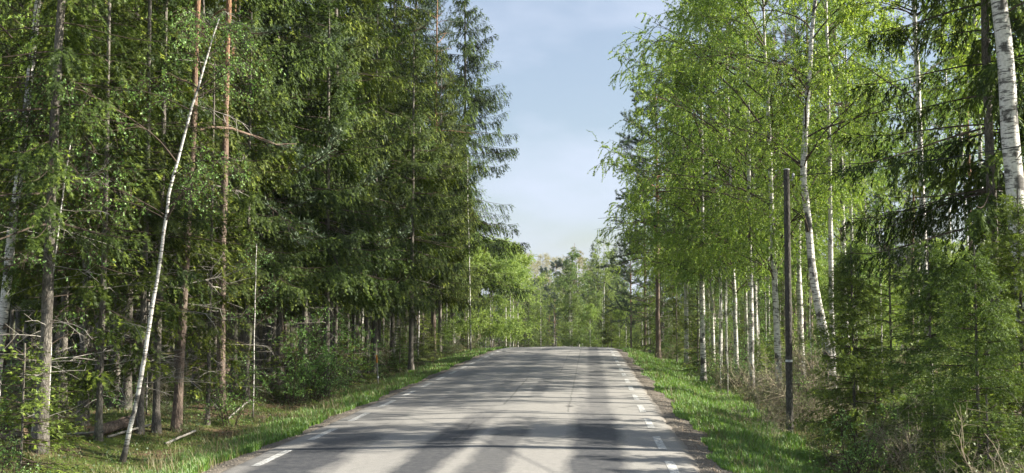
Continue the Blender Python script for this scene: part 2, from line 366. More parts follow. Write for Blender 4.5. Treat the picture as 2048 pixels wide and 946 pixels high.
def make_spruce(seed, h, live, rmax, r0, nwh=.42, per=5, dead=0, spac=.15, shoot=.12, sw=.034, sag=.9, fine=False, low_thin=0., bend=None, needle='spruce'):
    rg = np.random.default_rng(seed)
    P = trunk_path(rg, h, 24, .003, bend); tg = G(); cg = G()
    trunk(tg, rg, P, r0, h, 12 if r0 > .05 else 7)
    if dead: dead_limbs(tg, rg, P, h, .6, live + 2.0, dead, 1.5, 1)
    z = []
    zz = live
    while zz < h - .15:
        z += [zz + rg.normal(0, .05) for _ in range(per)]
        zz += nwh * (1 if h - zz > 2 else .6)
    z = np.clip(np.array(z), live * .9, h - .08); n = len(z)
    x = (h - z) / (h - live)
    ln = rmax * np.minimum(x ** .72, 1) * rg.uniform(.62, 1.12, n)
    ln *= 1 - low_thin * sstep(.8, 1., x) * rg.uniform(0, 1, n)
    ln = np.maximum(ln, .18)
    a = rg.uniform(0, 2 * np.pi, n) 
    el = np.where(x < .2, .75 - x * 2.2, .31 - .62 * (x - .2)) + rg.normal(0, .10, n)
    d = np.stack([np.cos(a) * np.cos(el), np.sin(a) * np.cos(el), np.sin(el)], 1)
    b = np.stack([np.interp(z, P[:, 2], P[:, i]) for i in range(3)], 1)
    Q = curves(rg, b, d, ln, 7, .12 * sag, .03, .30 * sag)
    V, q = tubes(Q, (.006 + .006 * ln)[:, None] * np.linspace(1, .25, 7), 3); tg.add(V, q, 2)
    # side twigs, hanging
    cnt = np.maximum((ln / spac * 2).astype(int), 5); bi = np.repeat(np.arange(n), cnt); m = len(bi)
    t = rg.uniform(.03, 1, m) ** .9
    p, tt = sample(Q, bi, t)
    sd = nrm(np.cross(tt, [0, 0, 1.])) * np.where(rg.random(m) < .5, -1, 1)[:, None]
    hang = (rg.random(m) ** .7)[:, None] * sag
    dd = nrm(tt * .7 + sd * rg.uniform(.2, .9, (m, 1)) + np.array([0, 0, -1.15]) * hang)
    l2 = (.20 * ln[bi] * (1.05 - t) ** .6 + .16) * rg.uniform(.6, 1.2, m); l2 = np.minimum(l2 * (1 + .5 * hang[:, 0]), .85)
    Q2 = curves(rg, p, dd, l2, 4, .16 * sag, .05)
    c3 = np.maximum((l2 / (.034 if not fine else .045)).astype(int), 2); b3 = np.repeat(np.arange(m), c3); k = len(b3)
    t3 = rg.uniform(.05, 1, k)
    p3, tt3 = sample(Q2, b3, t3)
    d3 = nrm(tt3 + rdir(rg, k) * .5)
    tipv = np.clip(.02 + .34 * rg.random(m)[b3] ** 1.3 + .22 * np.repeat(rg.random(n), cnt)[b3] + .12 * rg.random(k) + np.where(t3 > .55, .36 * (rg.random(m) < .3)[b3], 0), 0, 1)
    Ls = shoot * rg.uniform(.7, 1.3, k)
    ra = np.stack([np.cos(a), np.sin(a), 0 * a], 1)[bi][b3] * .55      # sprays lie roughly in the plane of their bough
    s1 = nrm(np.cross(d3, np.array([0, 0, 1.]) + ra + rdir(rg, k) * .45)); s2 = np.cross(d3, s1)
    if not fine:
        if sw < .02:                                  # near trees: every shoot a fan of three narrow sprays
            for c_, l_ in ((0, 1.), (.55, .7), (-.55, .7)):
                dk = nrm(d3 + s1 * c_); V, q = kites(p3 + d3 * Ls[:, None] * (.25 if c_ else 0), dk, nrm(np.cross(dk, s2)), Ls * l_, sw, .4)
                cg.add(V, q, 0, np.repeat(tipv, 3))
        else:
            V, q = kites(p3, d3, s1, Ls, sw, .4); cg.add(V, q, 0, np.repeat(tipv, 3))
    else:                                             # separate needles along every shoot
        for j in range(4):
            o = rg.uniform(0, .8, k)[:, None] * d3 * Ls[:, None]
            ang = rg.uniform(0, 2 * np.pi, k)[:, None]
            nd_ = nrm(d3 * .75 + (s1 * np.cos(ang) + s2 * np.sin(ang)) * .8)
            V, q = kites(p3 + o, nd_, nrm(np.cross(nd_, d3)), .045, .014, .4); cg.add(V, q, 0, np.repeat(tipv, 3))
        V, q = kites(p3, d3, s1, Ls, .012, .4); cg.add(V, q, 0, np.repeat(tipv, 3))
    return tg.mesh('trunk', ['spruce_bark', 'dead', 'twig']), cg.mesh('crown', [needle])

def make_birch(seed, h, live, rc, r0, nb=46, leaves=26000, lsize=.046, bend=None, leafm='birch_leaf', upright=1., hang=1., k=12, barkm='birch', skew=None, twm='twig', fork=None):
    rg = np.random.default_rng(seed)
    P = trunk_path(rg, h, 26, .006, bend); tg = G(); cg = G()
    trunk(tg, rg, P, r0, h, k)
    z = live + (h - live) * rg.uniform(0, 1, nb) ** 1.05 * .97; x = (z - live) / (h - live)
    ln = rc * (np.sin(np.pi * np.clip(x * .78 + .22, 0, 1)) ** .7 * .9 + .12) * rg.uniform(.6, 1.15, nb)
    a = rg.uniform(0, 2 * np.pi, nb)
    if skew is not None:
        f = 1 + skew[1] * np.cos(a - skew[0]); ln *= f
    el = rg.uniform(.35, .95, nb) * upright
    d = np.stack([np.cos(a) * np.cos(el), np.sin(a) * np.cos(el), np.sin(el)], 1)
    b = np.stack([np.interp(z, P[:, 2], P[:, i]) for i in range(3)], 1)
    Q = curves(rg, b, d, ln * 1.15, 9, .09, .07)
    rr = np.minimum(.005 + .0065 * ln, r0 * .5)
    V, q = tubes(Q, rr[:, None] * np.linspace(1, .2, 9) ** .9, 5); tg.add(V, q, 1, smooth=True)
    m = nb * 11; bi = np.arange(m) % nb; t = rg.uniform(.22, 1, m)
    p, tt = sample(Q, bi, t)
    dd = nrm(tt * .9 + rdir(rg, m) * .8)
    l2 = ln[bi] * rg.uniform(.16, .42, m) * (1.2 - t * .6) + .15
    Q2 = curves(rg, p, dd, l2, 5, .12 * hang, .10)
    V, q = tubes(Q2, (rr[bi] * .33)[:, None] * np.linspace(1, .35, 5), 3); tg.add(V, q, 1)
    k3 = m * 4; b3 = np.arange(k3) % m; t3 = rg.uniform(.2, 1, k3)
    p, tt = sample(Q2, b3, t3)
    dd = nrm(tt * .6 + rdir(rg, k3) * .7 + np.array([0, 0, -.5]) * hang)
    l3 = rg.uniform(.18, .75, k3) * np.clip(rc / 3, .35, 1.1)
    Q3 = curves(rg, p, dd, l3, 4, .30 * hang, .10)
    V, q = tubes(Q3, np.full((k3, 1), .0032) * np.linspace(1, .6, 4), 3); cg.add(V, q, 1)
    if leaves:
        b4 = rg.integers(0, k3, leaves); t4 = rg.uniform(.05, 1, leaves)
        p, tt = sample(Q3, b4, t4)
        dl = nrm(tt * .3 + rdir(rg, leaves) * .8 + np.array([0, 0, -.45]))
        p = p + rdir(rg, leaves) * .015
        s_ = nrm(np.cross(dl, rdir(rg, leaves)))
        V, q = kites(p, dl, s_, lsize * rg.uniform(.65, 1.25, leaves), lsize * .78 * rg.uniform(.7, 1.1, leaves), .4)
        cg.add(V, q, 0, np.repeat(rg.random(leaves), 3))
    return tg.mesh('trunk', [barkm, twm]), cg.mesh('crown', [leafm, twm])

def make_pine(seed, h, live, rc, r0, nb=34, tufts=2600, dead=14, bend=None, skew=None, nn=13, nl=1., nw=.0085):
    rg = np.random.default_rng(seed)
    P = trunk_path(rg, h, 24, .006, bend); tg = G(); cg = G()
    trunk(tg, rg, P, r0, h, 12, 0, .35)
    dead_limbs(tg, rg, P, h, 2, live + 1, dead, 1.4, 1, .014)
    z = live + (h - live) * rg.uniform(0, 1, nb) ** .9 * .96; x = (z - live) / (h - live)
    ln = rc * (1.05 - x * .75) * rg.uniform(.5, 1.15, nb); a = rg.uniform(0, 2 * np.pi, nb)
    if skew is not None: ln *= 1 + skew[1] * np.cos(a - skew[0])
    el = rg.uniform(-.15, .45, nb) + x * .4
    d = np.stack([np.cos(a) * np.cos(el), np.sin(a) * np.cos(el), np.sin(el)], 1)
    b = np.stack([np.interp(z, P[:, 2], P[:, i]) for i in range(3)], 1)
    Q = curves(rg, b, d, ln, 8, .07, .14, .16)
    rr = .010 + .011 * ln
    V, q = tubes(Q, rr[:, None] * np.linspace(1, .25, 8), 5); tg.add(V, q, 0, smooth=True)
    m = nb * 9; bi = np.arange(m) % nb; t = rg.uniform(.3, 1, m); p, tt = sample(Q, bi, t)
    dd = nrm(tt * .8 + rdir(rg, m) * np.array([.8, .8, .4]) + np.array([0, 0, .15]))
    l2 = ln[bi] * rg.uniform(.14, .34, m) + .1
    Q2 = curves(rg, p, dd, l2, 5, -.04, .12)
    V, q = tubes(Q2, (rr[bi] * .35)[:, None] * np.linspace(1, .5, 5), 3); tg.add(V, q, 2)
    b3 = rg.integers(0, m, tufts); t3 = rg.uniform(.25, 1, tufts) ** .7; p, tt = sample(Q2, b3, t3)
    dt = nrm(tt + rdir(rg, tufts) * .6 + np.array([0, 0, .35]))
    f_ = rg.random(tufts) < .3; bq = rg.integers(0, nb, tufts); pq, tq = sample(Q, bq, rg.uniform(.35, 1, tufts)); p = np.where(f_[:, None], pq + rdir(rg, tufts) * .12, p)
    pp = np.repeat(p, nn, 0); dt = np.repeat(dt, nn, 0)
    o = dt * rg.uniform(0, .10, (len(pp), 1)); dn = nrm(dt * .7 + rdir(rg, len(pp)) * .85)
    V, q = kites(pp + o, dn, nrm(np.cross(dn, rdir(rg, len(pp)))), rg.uniform(.05, .085, len(pp)) * nl, nw, .4)
    cg.add(V, q, 0, np.repeat(np.repeat(rg.random(tufts), nn) * .6 + rg.random(len(pp)) * .4, 3))
    return tg.mesh('trunk', ['pine_bark', 'dead', 'twig']), cg.mesh('crown', ['pine'])

def make_shrub(seed, h, rad, stems=9, leaves=2600, lsize=.05, leafm='fresh_leaf', barkm='twig', r=.011, wild=.10, sub=10, spread=.5):
    rg = np.random.default_rng(seed); tg = G(); cg = G()
    a = rg.uniform(0, 2 * np.pi, stems); el = rg.uniform(1.2 - spread, 1.5, stems)
    d = np.stack([np.cos(a) * np.cos(el), np.sin(a) * np.cos(el), np.sin(el)], 1)
    b = np.stack([np.cos(a), np.sin(a), 0 * a], 1) * rg.uniform(0, rad * .2, (stems, 1)); b[:, 2] = -.08
    ln = h * rg.uniform(.55, 1.08, stems)
    Q = curves(rg, b, d, ln, 9, .02, wild)
    V, q = tubes(Q, (r * ln / h)[:, None] * np.linspace(1, .3, 9), 5); tg.add(V, q, 0, smooth=True)
    m = stems * sub; bi = np.arange(m) % stems; t = rg.uniform(.18, 1, m); p, tt = sample(Q, bi, t)
    dd = nrm(tt * .8 + rdir(rg, m) * .9 + np.array([0, 0, .15])); l2 = rad * rg.uniform(.25, .85, m)
    Q2 = curves(rg, p, dd, l2, 6, .02, wild * 1.4)
    V, q = tubes(Q2, np.full((m, 1), r * .42) * np.linspace(1, .4, 6), 3); tg.add(V, q, 0)
    k3 = m * 5; b3 = np.arange(k3) % m; t3 = rg.uniform(.2, 1, k3); p, tt = sample(Q2, b3, t3)
    dd = nrm(tt * .7 + rdir(rg, k3) * .8); Q3 = curves(rg, p, dd, rg.uniform(.1, .35, k3) * rad, 4, .03, .12)
    V, q = tubes(Q3, np.full((k3, 1), r * .2) * np.linspace(1, .5, 4), 3); cg.add(V, q, 1)
    if leaves:
        b4 = rg.integers(0, k3, leaves); p, tt = sample(Q3, b4, rg.uniform(.1, 1, leaves))
        dl = nrm(tt * .5 + rdir(rg, leaves)); s_ = nrm(np.cross(dl, rdir(rg, leaves)))
        V, q = kites(p, dl, s_, lsize * rg.uniform(.6, 1.3, leaves), lsize * .6 * rg.uniform(.7, 1.1, leaves), .45)
        cg.add(V, q, 0, np.repeat(rg.random(leaves), 3))
    return tg.mesh('stem', [barkm]), cg.mesh('foliage', [leafm, barkm])

# ------------------------------------------------------------------ placing
def obj(name, me, parent=None, **props):
    o = bpy.data.objects.new(name, me); C.objects.link(o)
    if parent: o.parent = parent
    for k, v in props.items(): o[k] = v
    return o
rnd = random.Random(5)
PROTO = {}
def proto(key, kind, cat, parts): PROTO[key] = (kind, cat, parts)
heroes = []
def plant(key, x, y, label, group=None, s=1., rot=None, lean=0., name=None, z=None, leany=0., cat=None):
    kind, c, parts = PROTO[key]
    e = bpy.data.objects.new(name or kind, None); C.objects.link(e); e.empty_display_size = .3
    e.location = (x, y, (float(gz(x, y)) - .04) if z is None else z)
    rz = rnd.uniform(0, 6.283) if rot is None else rot
    # lean: sideways slope as seen from the camera, applied after the turn
    from mathutils import Matrix
    Mx = Matrix.Rotation(math.atan(lean), 3, Vector((-rt[1], rt[0], 0))) @ Matrix.Rotation(math.atan(leany), 3, Vector((rt[0], rt[1], 0))) @ Matrix.Rotation(rz, 3, 'Z')
    e.rotation_euler = Mx.to_euler(); e.scale = (s, s, s)
    e['label'] = label; e['category'] = cat or c
    if group: e['group'] = group
    for pn, me in parts:
        o = bpy.data.objects.new(pn, me); C.objects.link(o); o.parent = e
    return e

SPR = lambda key, *a, kind='spruce_tree', cat='spruce tree', **k: proto(key, kind, cat, tuple(zip(('trunk', 'crown'), make_spruce(*a, **k))))
BIR = lambda key, *a, kind='birch_tree', cat='birch tree', **k: proto(key, kind, cat, tuple(zip(('trunk', 'crown'), make_birch(*a, **k))))
PIN = lambda key, *a, **k: proto(key, 'pine_tree', 'pine tree', tuple(zip(('trunk', 'crown'), make_pine(*a, **k))))
SHR = lambda key, kind, cat, *a, **k: proto(key, kind, cat, tuple(zip(('stem', 'foliage'), make_shrub(*a, **k))))

SPR('s_edge1', 11, 24, 4.2, 4.1, .17, dead=10, low_thin=.3, spac=.078, shoot=.13, sw=.042, nwh=.66, per=6, sag=1.25)
SPR('s_over', 19, 25, 4.6, 5.3, .19, dead=10, low_thin=0, spac=.09, shoot=.14, sw=.046, nwh=.72, per=6, sag=1.25)
SPR('s_edge2', 12, 19, 3.7, 3.2, .11, dead=14, spac=.08, low_thin=.2, nwh=.60, per=6, sag=1.25, sw=.036)
SPR('s_curt', 20, 12, 3.7, 2.8, .09, dead=24, spac=.08, low_thin=.1, shoot=.095, sw=.016, nwh=.52, per=6, sag=1.25)
SPR('s_int1', 13, 18, 3.8, 2.7, .115, dead=60, spac=.135, low_thin=.3, shoot=.095, sw=.015, nwh=.55, sag=1.2)
SPR('s_int2', 14, 14, 3.2, 2.2, .085, dead=50, spac=.12, low_thin=.3, shoot=.095, sw=.015, nwh=.5, sag=1.2)
SPR('s_mid', 15, 10, 1.2, 1.6, .055, nwh=.36, per=4, dead=16, spac=.13, shoot=.09, sw=.014, low_thin=.4)
SPR('s_young', 16, 3.6, .15, 1.15, .03, nwh=.24, per=5, spac=.095, shoot=.075, sw=.012, sag=.35, needle='young_spruce', kind='young_spruce', cat='young spruce')
SPR('s_near', 17, 5.2, .15, 1.75, .045, nwh=.25, per=7, spac=.062, shoot=.085, sag=.6, fine=True, needle='young_spruce', kind='young_spruce', cat='young spruce')
SPR('s_small', 18, 1.5, .05, .7, .012, nwh=.18, per=5, spac=.09, shoot=.06, sw=.010, sag=.3, needle='young_spruce', kind='young_spruce', cat='young spruce')
BIR('b1', 21, 14.5, 3.6, 3.7, .105, nb=50, leaves=100000, lsize=.052)
BIR('b2', 22, 15, 5.0, 3.0, .12, nb=38, leaves=42000, lsize=.054)
BIR('b3', 23, 14.5, 6.8, 2.1, .075, nb=28, leaves=26000, lsize=.06)
BIR('b4', 24, 14, 2.2, 2.5, .075, nb=38, leaves=44000, lsize=.056)
BIR('b_bush', 25, 8.5, .5, 2.4, .05, nb=36, leaves=26000, lsize=.085, leafm='bright_leaf', upright=1.25, hang=.5, k=7, kind='young_birch', cat='young birch')
BIR('b_sap', 26, 5.5, 1.2, 1.0, .018, nb=16, leaves=1500, leafm='fresh_leaf', k=6, kind='birch_sapling', cat='sapling')
BIR('b_far', 29, 13, .5, 2.7, .085, nb=46, leaves=15000, lsize=.13, upright=1.2, hang=.6, k=7, leafm='far_leaf')
BIR('b_far2', 30, 16, 1.4, 3.2, .10, nb=46, leaves=15000, lsize=.14, upright=1.1, hang=.8, k=7, leafm='far_leaf')
BIR('aspen', 27, 19, 3.5, 3.6, .14, nb=40, leaves=12000, lsize=.10, leafm='bud', upright=1.25, hang=.1, kind='aspen_tree', cat='aspen tree', twm='paletwig', barkm='paletwig')
BIR('larch', 28, 17, 3, 2.3, .12, nb=40, leaves=8000, lsize=.13, leafm='larch', upright=.3, hang=.4, kind='larch_tree', cat='larch tree', barkm='pine_bark')
PIN('p1', 31, 21, 9.5, 3.0, .15, dead=18, tufts=2600, nn=7, nl=1.4, nw=.015)
PIN('p2', 32, 16, 3.5, 3.4, .13, nb=60, tufts=13000, dead=12, nn=5, nl=1.8, nw=.028)
PIN('p_over', 33, 15, 5.2, 3.7, .14, nb=60, tufts=15000, dead=14, nn=5, nl=1.6, nw=.024, skew=(math.pi, .18))
SHR('leafy', 'leafy_shrub', 'shrub', 41, 1.9, .8, leaves=2600, lsize=.055, wild=.12)
SHR('leafy2', 'leafy_shrub', 'shrub', 42, 1.1, .6, leaves=1500, lsize=.04, wild=.13)
SHR('bare', 'bare_shrub', 'shrub', 43, 2.3, .9, 12, leaves=1000, lsize=.035, leafm='pale_leaf', barkm='paletwig', wild=.17, r=.013, spread=.8)
SHR('bare2', 'bare_shrub', 'shrub', 44, 1.3, .7, 12, leaves=500, lsize=.035, leafm='pale_leaf', barkm='paletwig', wild=.16, r=.008, spread=.8)
SHR('heath', 'bilberry_shrub', 'shrub', 45, .55, .4, 14, leaves=1300, lsize=.03, leafm='under', wild=.12, r=.005, spread=.9)

# ================================================================== THE SETTING
def sheet(name, xs, ys, zf, m):
    Xg, Yg = np.meshgrid(xs, ys); nx, ny = len(xs), len(ys)
    V = np.stack([Xg, Yg, zf(Xg, Yg)], -1).reshape(-1, 3); i = np.arange(nx * ny).reshape(ny, nx)
    g = G(); g.add(V, np.stack([i[:-1, :-1], i[:-1, 1:], i[1:, 1:], i[1:, :-1]], -1).reshape(-1, 4), smooth=True)
    return g.mesh(name, [m])
xs = np.concatenate([[-3000, -1200, -500, -220, -120], np.arange(-80, -14, 2.), np.arange(-14, -5.2, .22), [-5.22, -5.0, -3, -1, 1.4, 1.62], np.arange(1.85, 12, .22), np.arange(12, 80, 2.), [120, 220, 500, 1200, 3000]])
ys = np.concatenate([[-3000, -800, -200, -60, -20], np.arange(-10, 8, 1.), np.arange(8, 75, .3), np.arange(75, 260, 3.), [300, 400, 600, 1000, 1800, 4500]])
ground = obj('ground', sheet('ground', xs, ys, gz, 'ground'), kind='structure')

# road with an uneven rim
rg = np.random.default_rng(3)
ys = np.concatenate([np.arange(-12, 90, .2), np.arange(90, 260, 4.)])
cols = np.array([RL, RL + .15, -4.6, -4, -3.3, -2.6, -2, CX, -1.6, -1, -.3, .4, 1., RR - .15, RR])
Xg = np.repeat(cols[None], len(ys), 0); Yg = np.repeat(ys[:, None], len(cols), 1)
def wobble(y, ph): return .05 * np.sin(y * .9 + ph) + .03 * np.sin(y * 2.7 + ph * 2) + .02 * np.sin(y * 6.1 + ph)
Xg[:, 0] += wobble(ys, 1) + rg.normal(0, .012, len(ys)); Xg[:, -1] += wobble(ys, 4) + rg.normal(0, .012, len(ys))
V = np.stack([Xg, Yg, road_z(Xg, Yg)], -1); V[:, 0, 2] -= .05; V[:, -1, 2] -= .05
i = np.arange(V.shape[0] * V.shape[1]).reshape(V.shape[:2])
g = G(); g.add(V, np.stack([i[:-1, :-1], i[:-1, 1:], i[1:, 1:], i[1:, :-1]], -1).reshape(-1, 4), smooth=True)
road = obj('road', g.mesh('road', ['road']), kind='structure')
# painted edge dashes, one sheet each
for side, x0, wd in ((1, 1.165, .135), (-1, -4.77, .135)):
    y = 8.7 if side > 0 else 9.0
    ph = 0
    y = (14.2 - 6) if side > 0 else 15.0 - 6
    while y < 76:
        ln = 1.72
        yy = np.linspace(y, y + ln, 6); X_ = np.stack([np.full(6, x0 - wd / 2), np.full(6, x0 + wd / 2)], 1) + rg.normal(0, .003, (6, 2))
        Yd = np.stack([yy, yy], 1); Vd = np.stack([X_, Yd, road_z(X_, Yd) + .005], -1); j = np.arange(12).reshape(6, 2)
        g = G(); g.add(Vd, np.stack([j[:-1, 0], j[:-1, 1], j[1:, 1], j[1:, 0]], -1))
        obj('painted_dash', g.mesh('painted_dash', ['paint']), road)
        y += 3.05

LML = [(110, 'tall bare spruce'), (330, 'leaning white birch'), (480, 'crooked pine'), (620, 'leafy shrubs'), (740, 'thick dark spruce'), (860, 'marker stake'), (1010, 'mossy bank')]
LMF = [(1060, 'bright verge birches'), (1130, 'small dark spruce'), (1180, 'bright green birch'), (1228, 'tall pale birch'), (1400, 'shaggy pine')]
def wfar(base, x, y):
    p = px_of(x, y); nm = next(n for l, n in LMF if p < l or l == 1400)
    return base + (' beside the ' if y < 150 else ' behind the ' if y < 200 else ' far behind the ') + nm
LMR = [(1330, 'dark roadside pine'), (1460, 'slender white birches'), (1545, 'banded birch'), (1620, 'utility pole'), (1740, 'curved white birch'), (1900, 'bright young spruces'), (3000, 'big old birch')]
def where(base, x, y, near=False):
    p = px_of(x, y)
    for lim, nm in (LML if x < CX else LMR):
        if p < lim: break
    if near: return base + ' by the ' + nm + ('' if y < 35 else ', farther down the road')
    return base + (', close behind the ' if y < 32 else ', some way behind the ' if y < 60 else ', far behind the ') + nm
# ================================================================== TREES BEHIND THE VERGE WITHOUT THE POLE (left)
taken = []
def hero(key, px, py, label, Y=None, **k):
    x, y = gp(px, py) if Y is None else at(px, Y)
    taken.append((x, y)); return plant(key, x, y, label, **k)

# individual trunks of hero trees, from the photo
def pine_like(key, seed, h, live, r0, bend=None, **k): PIN(key, seed, h, live, 2.6, r0, bend=bend, **k)
PIN('p_hero', 51, 15, 5.5, 2.4, .085, nb=26, tufts=2200, dead=26, bend=[(0, 0), (.15, .10), (.4, .22), (.6, .30), (1, .5)])
PIN('p_slim', 52, 17, 8.5, 2.2, .095, nb=22, tufts=1600, dead=30)
BIR('b_lean', 53, 7.6, 3.9, 1.5, .040, nb=20, leaves=4200, bend=[(0, -.02), (.142, .20), (.284, .36), (.45, .54), (.60, .66), (.82, 1.1), (1, 1.5)], leafm='fresh_leaf', k=9)
BIR('b_thin', 55, 10.5, 4.0, 1.2, .036, nb=18, leaves=3000, bend=[(0, 0), (.3, .1), (.6, .35), (1, .5)], leafm='fresh_leaf', k=8)
BIR('b_big', 56, 19, 6.5, 3.6, .17, nb=34, leaves=22000, k=18)
BIR('b_curve', 57, 13, 4.2, 2.8, .12, nb=36, leaves=40000, bend=[(0, .35), (.12, .15), (.25, -.15), (.45, -.35), (.7, -.1), (1, .4)], k=14)

hero('s_int1', 80, 905, 'tall spruce with bare grey trunk nearest to the lens beside twisted pale stems', rot=.4, lean=.01, s=.82)
hero('b_lean', 254, 852, 'slender white birch leaning over the fallen logs', Y=16.4, rot=0., s=.93)
hero('b2', -12, 850, 'white birch trunk cut off by the edge of the view above the deep forest', Y=19, lean=.09, s=.85)
hero('s_curt', 165, 850, 'dark spruce trunk standing behind the twisted pale stems', rot=1)
hero('s_mid', 197, 882, 'thin spruce pole with short dead side twigs before the fallen log')
hero('s_mid', 280, 868, 'thin spruce pole right beside the foot of the leaning birch', s=1.1)
hero('s_int2', 313, 866, 'slim grey spruce trunk between leaning birch and crooked pine', s=.8)
hero('p_hero', 352, 862, 'crooked pine with peeling orange upper bark and pale broken branch stubs', rot=0.)
hero('p_slim', 357, 820, 'orange barked pine seen behind the crooked pine', Y=30, lean=.005)
hero('p_slim', 441, 822, 'slim pine with light flaky bark next to the crooked pine', rot=2., lean=.0)
hero('s_mid', 415, 850, 'short grey spruce pole close to the grassy verge', s=.8)
hero('s_curt', 492, 800, 'dark spruce trunk behind the forked dead sapling', s=.8)
hero('s_int2', 546, 782, 'grey spruce trunk with patchy lichen beside leafy bushes', s=1.1)
hero('s_curt', 652, 792, 'pale spruce trunk with many short dead twigs above the leafy shrub', s=1.)
hero('s_curt', 670, 765, 'grey spruce trunk close behind the pale spruce with dead twigs', s=.9)
hero('s_edge1', 710, 742, 'thick dark spruce trunk with slim white birch in front', s=1.)
hero('b_thin', 736, 748, 'slim white birch stem in front of the thick dark spruce', rot=.2)
hero('p_slim', 748, 730, 'orange pine trunk rising behind the roadside marker stake', s=1.25)
hero('b_thin', 786, 734, 'slim white birch tilting towards the road past the marker stake', rot=0., lean=.05)
hero('s_curt', 822, 745, 'dark spruce trunk standing free at the mossy bank', s=1.1)
hero('b_thin', 836, 722, 'thin pale birch beside the dark spruce at the mossy bank', rot=1.)
hero('p1', 866, 706, 'straight dark pine trunk where the verge narrows', s=.95)
hero('b_thin', 942, 696, 'white birch stem just before the bright green birches', Y=62, rot=2, s=1.1)
hero('p2', 560, 760, 'grey green bushy pine between the dark spruces', Y=34, s=1.05)
hero('p2', 650, 760, 'second grey green pine with open twiggy crown, farther in', Y=43, s=1.1)
hero('p2', 455, 760, 'grey green pine with lichen grey twigs behind the slim pine', Y=28, s=1.0)
# big crowns that make the skyline over the road
x, y = -8.7, 74.; taken.append((x, y)); plant('s_over', x, y, 'tall spruce with long drooping boughs reaching out over the road against the sky', s=1.08, rot=.8)
x, y = -9.6, 58.; taken.append((x, y)); plant('s_over', x, y, 'high spruce just before the tall one with boughs over the road', s=.92, rot=2.1)
x, y = -9.2, 46.; taken.append((x, y)); plant('s_edge1', x, y, 'full spruce with hanging green curtains halfway along the verge', s=1.03, rot=3.3)
x, y = -9.0, 37.; taken.append((x, y)); plant('s_edge2', x, y, 'shorter bushy spruce below the full hanging spruce', s=1.12, rot=4.)
x, y = -9.8, 29.5; taken.append((x, y)); plant('s_edge1', x, y, 'broad dark spruce towering over the leafy shrubs', s=1., rot=5.)
x, y = -10.4, 23.5; taken.append((x, y)); plant('s_curt', x, y, 'dark spruce with low boughs hanging behind the slim pine', s=1.1, rot=1.5)
x, y = -8.8, 67.; taken.append((x, y)); plant('s_edge2', x, y, 'lower spruce squeezed between the two boughs-over-road spruces', s=.95, rot=1.2)
for j, (x, y, s_) in enumerate(((-7.9, 59, .62), (-7.5, 66, .78), (-7.6, 73, .85), (-7.4, 80, .95), (-7.3, 99, 1.0))):
    taken.append((x, y)); plant('b_bush', x, y, ['small sunlit birch bush at the foot of the first over-road spruce', 'sunlit birch bush at the verge under the drooping spruce boughs',
        'rounded sunlit birch bush between the two over-road spruces', 'yellow green birch standing where the verge meets the crest', 'leafy bright birch just past the crest edge'][j], s=s_, group='bright young birches at the crest')
for j, (px, Y, s_) in enumerate(((130, 22, 1.0), (235, 24, 1.05), (395, 25, 1.), (300, 27, 1.1), (470, 27, 1.), (560, 30, 1.1), (610, 33, 1.), (520, 34, 1.2), (750, 40, 1.), (785, 46, 1.15), (880, 56, 1.1), (905, 64, 1.))):
    x, y = at(px, Y); taken.append((x, y)); plant('s_curt' if Y < 38 else 's_edge2', x, y, where('spruce with low hanging boughs', x, y), 'front row spruces with low boughs', s=s_ * (1 if Y < 38 else .8))
# bright young birches before and past the crest
for j, (px, Y, s) in enumerate(((985, 84, 1.), (1012, 92, 1.12), (1026, 102, 1.2), (955, 92, 1.15), (1036, 116, 1.25))):
    x, y = at(px, Y); taken.append((x, y))
    plant('b_bush', x, y, ['sunlit yellow green birch under the drooping spruce boughs', 'round sunlit birch at the end of the verge by the crest',
          'bright birch past the crest with its foot hidden by the road', 'taller yellow green birch against the dark forest edge',
          'farthest bright birch reaching in over the dipping road'][j], s=s, group='bright young birches at the crest')

def free(x, y, r):
    return all((x - a) ** 2 + (y - b) ** 2 > r * r for a, b in taken)
# deep forest
LB = {'s_int1': ('tall spruce with dead lower twigs', 'tall spruces deep in the dark forest'),
      's_int2': ('slim spruce with dead lower twigs', 'slim spruces deep in the dark forest'),
      's_edge2': ('mid sized spruce with green boughs', 'low-boughed spruces inside the dark forest'),
      's_edge1': ('broad spruce with hanging boughs', 'broad spruces inside the dark forest'),
      's_mid': ('thin half grown forest spruce', 'thin half grown spruces in the dark forest'),
      'p1': ('straight forest pine', 'pines inside the dark forest'),
      'p_slim': ('slim forest pine', 'slim pines inside the dark forest'),
      'b3': ('slender forest birch', 'birches inside the dark forest')}
rg = np.random.default_rng(8)
def jitter_grid(x0, x1, y0, y1, st):
    pts = [(x + rg.uniform(-.42, .42) * st, y + rg.uniform(-.42, .42) * st) for x in np.arange(x0, x1, st) for y in np.arange(y0, y1, st)]
    rg.shuffle(pts); return pts
for x, y in jitter_grid(-26, -9.0, 13, 118, 3.1):
    p = px_of(x, y)
    if p < -90 or p > 1010 or not free(x, y, 1.7) or (y < 25 and -20 < p < 560): continue
    if y > 78 and x > -11: continue
    taken.append((x, y))
    deep = -x
    ks = ['s_int1', 's_int2', 's_mid', 's_int2', 'p_slim', 's_edge2', 'b3', 'p1'] if deep < 16 else ['s_int1', 's_edge1', 's_int2', 's_edge2', 's_edge1', 'p1', 's_mid']
    kk = ks[int(rg.integers(0, len(ks)))]
    plant(kk, x, y, where(LB[kk][0], x, y), LB[kk][1], s=float(rg.uniform(.82, 1.15)), lean=float(rg.normal(0, .012)), leany=float(rg.normal(0, .012)))
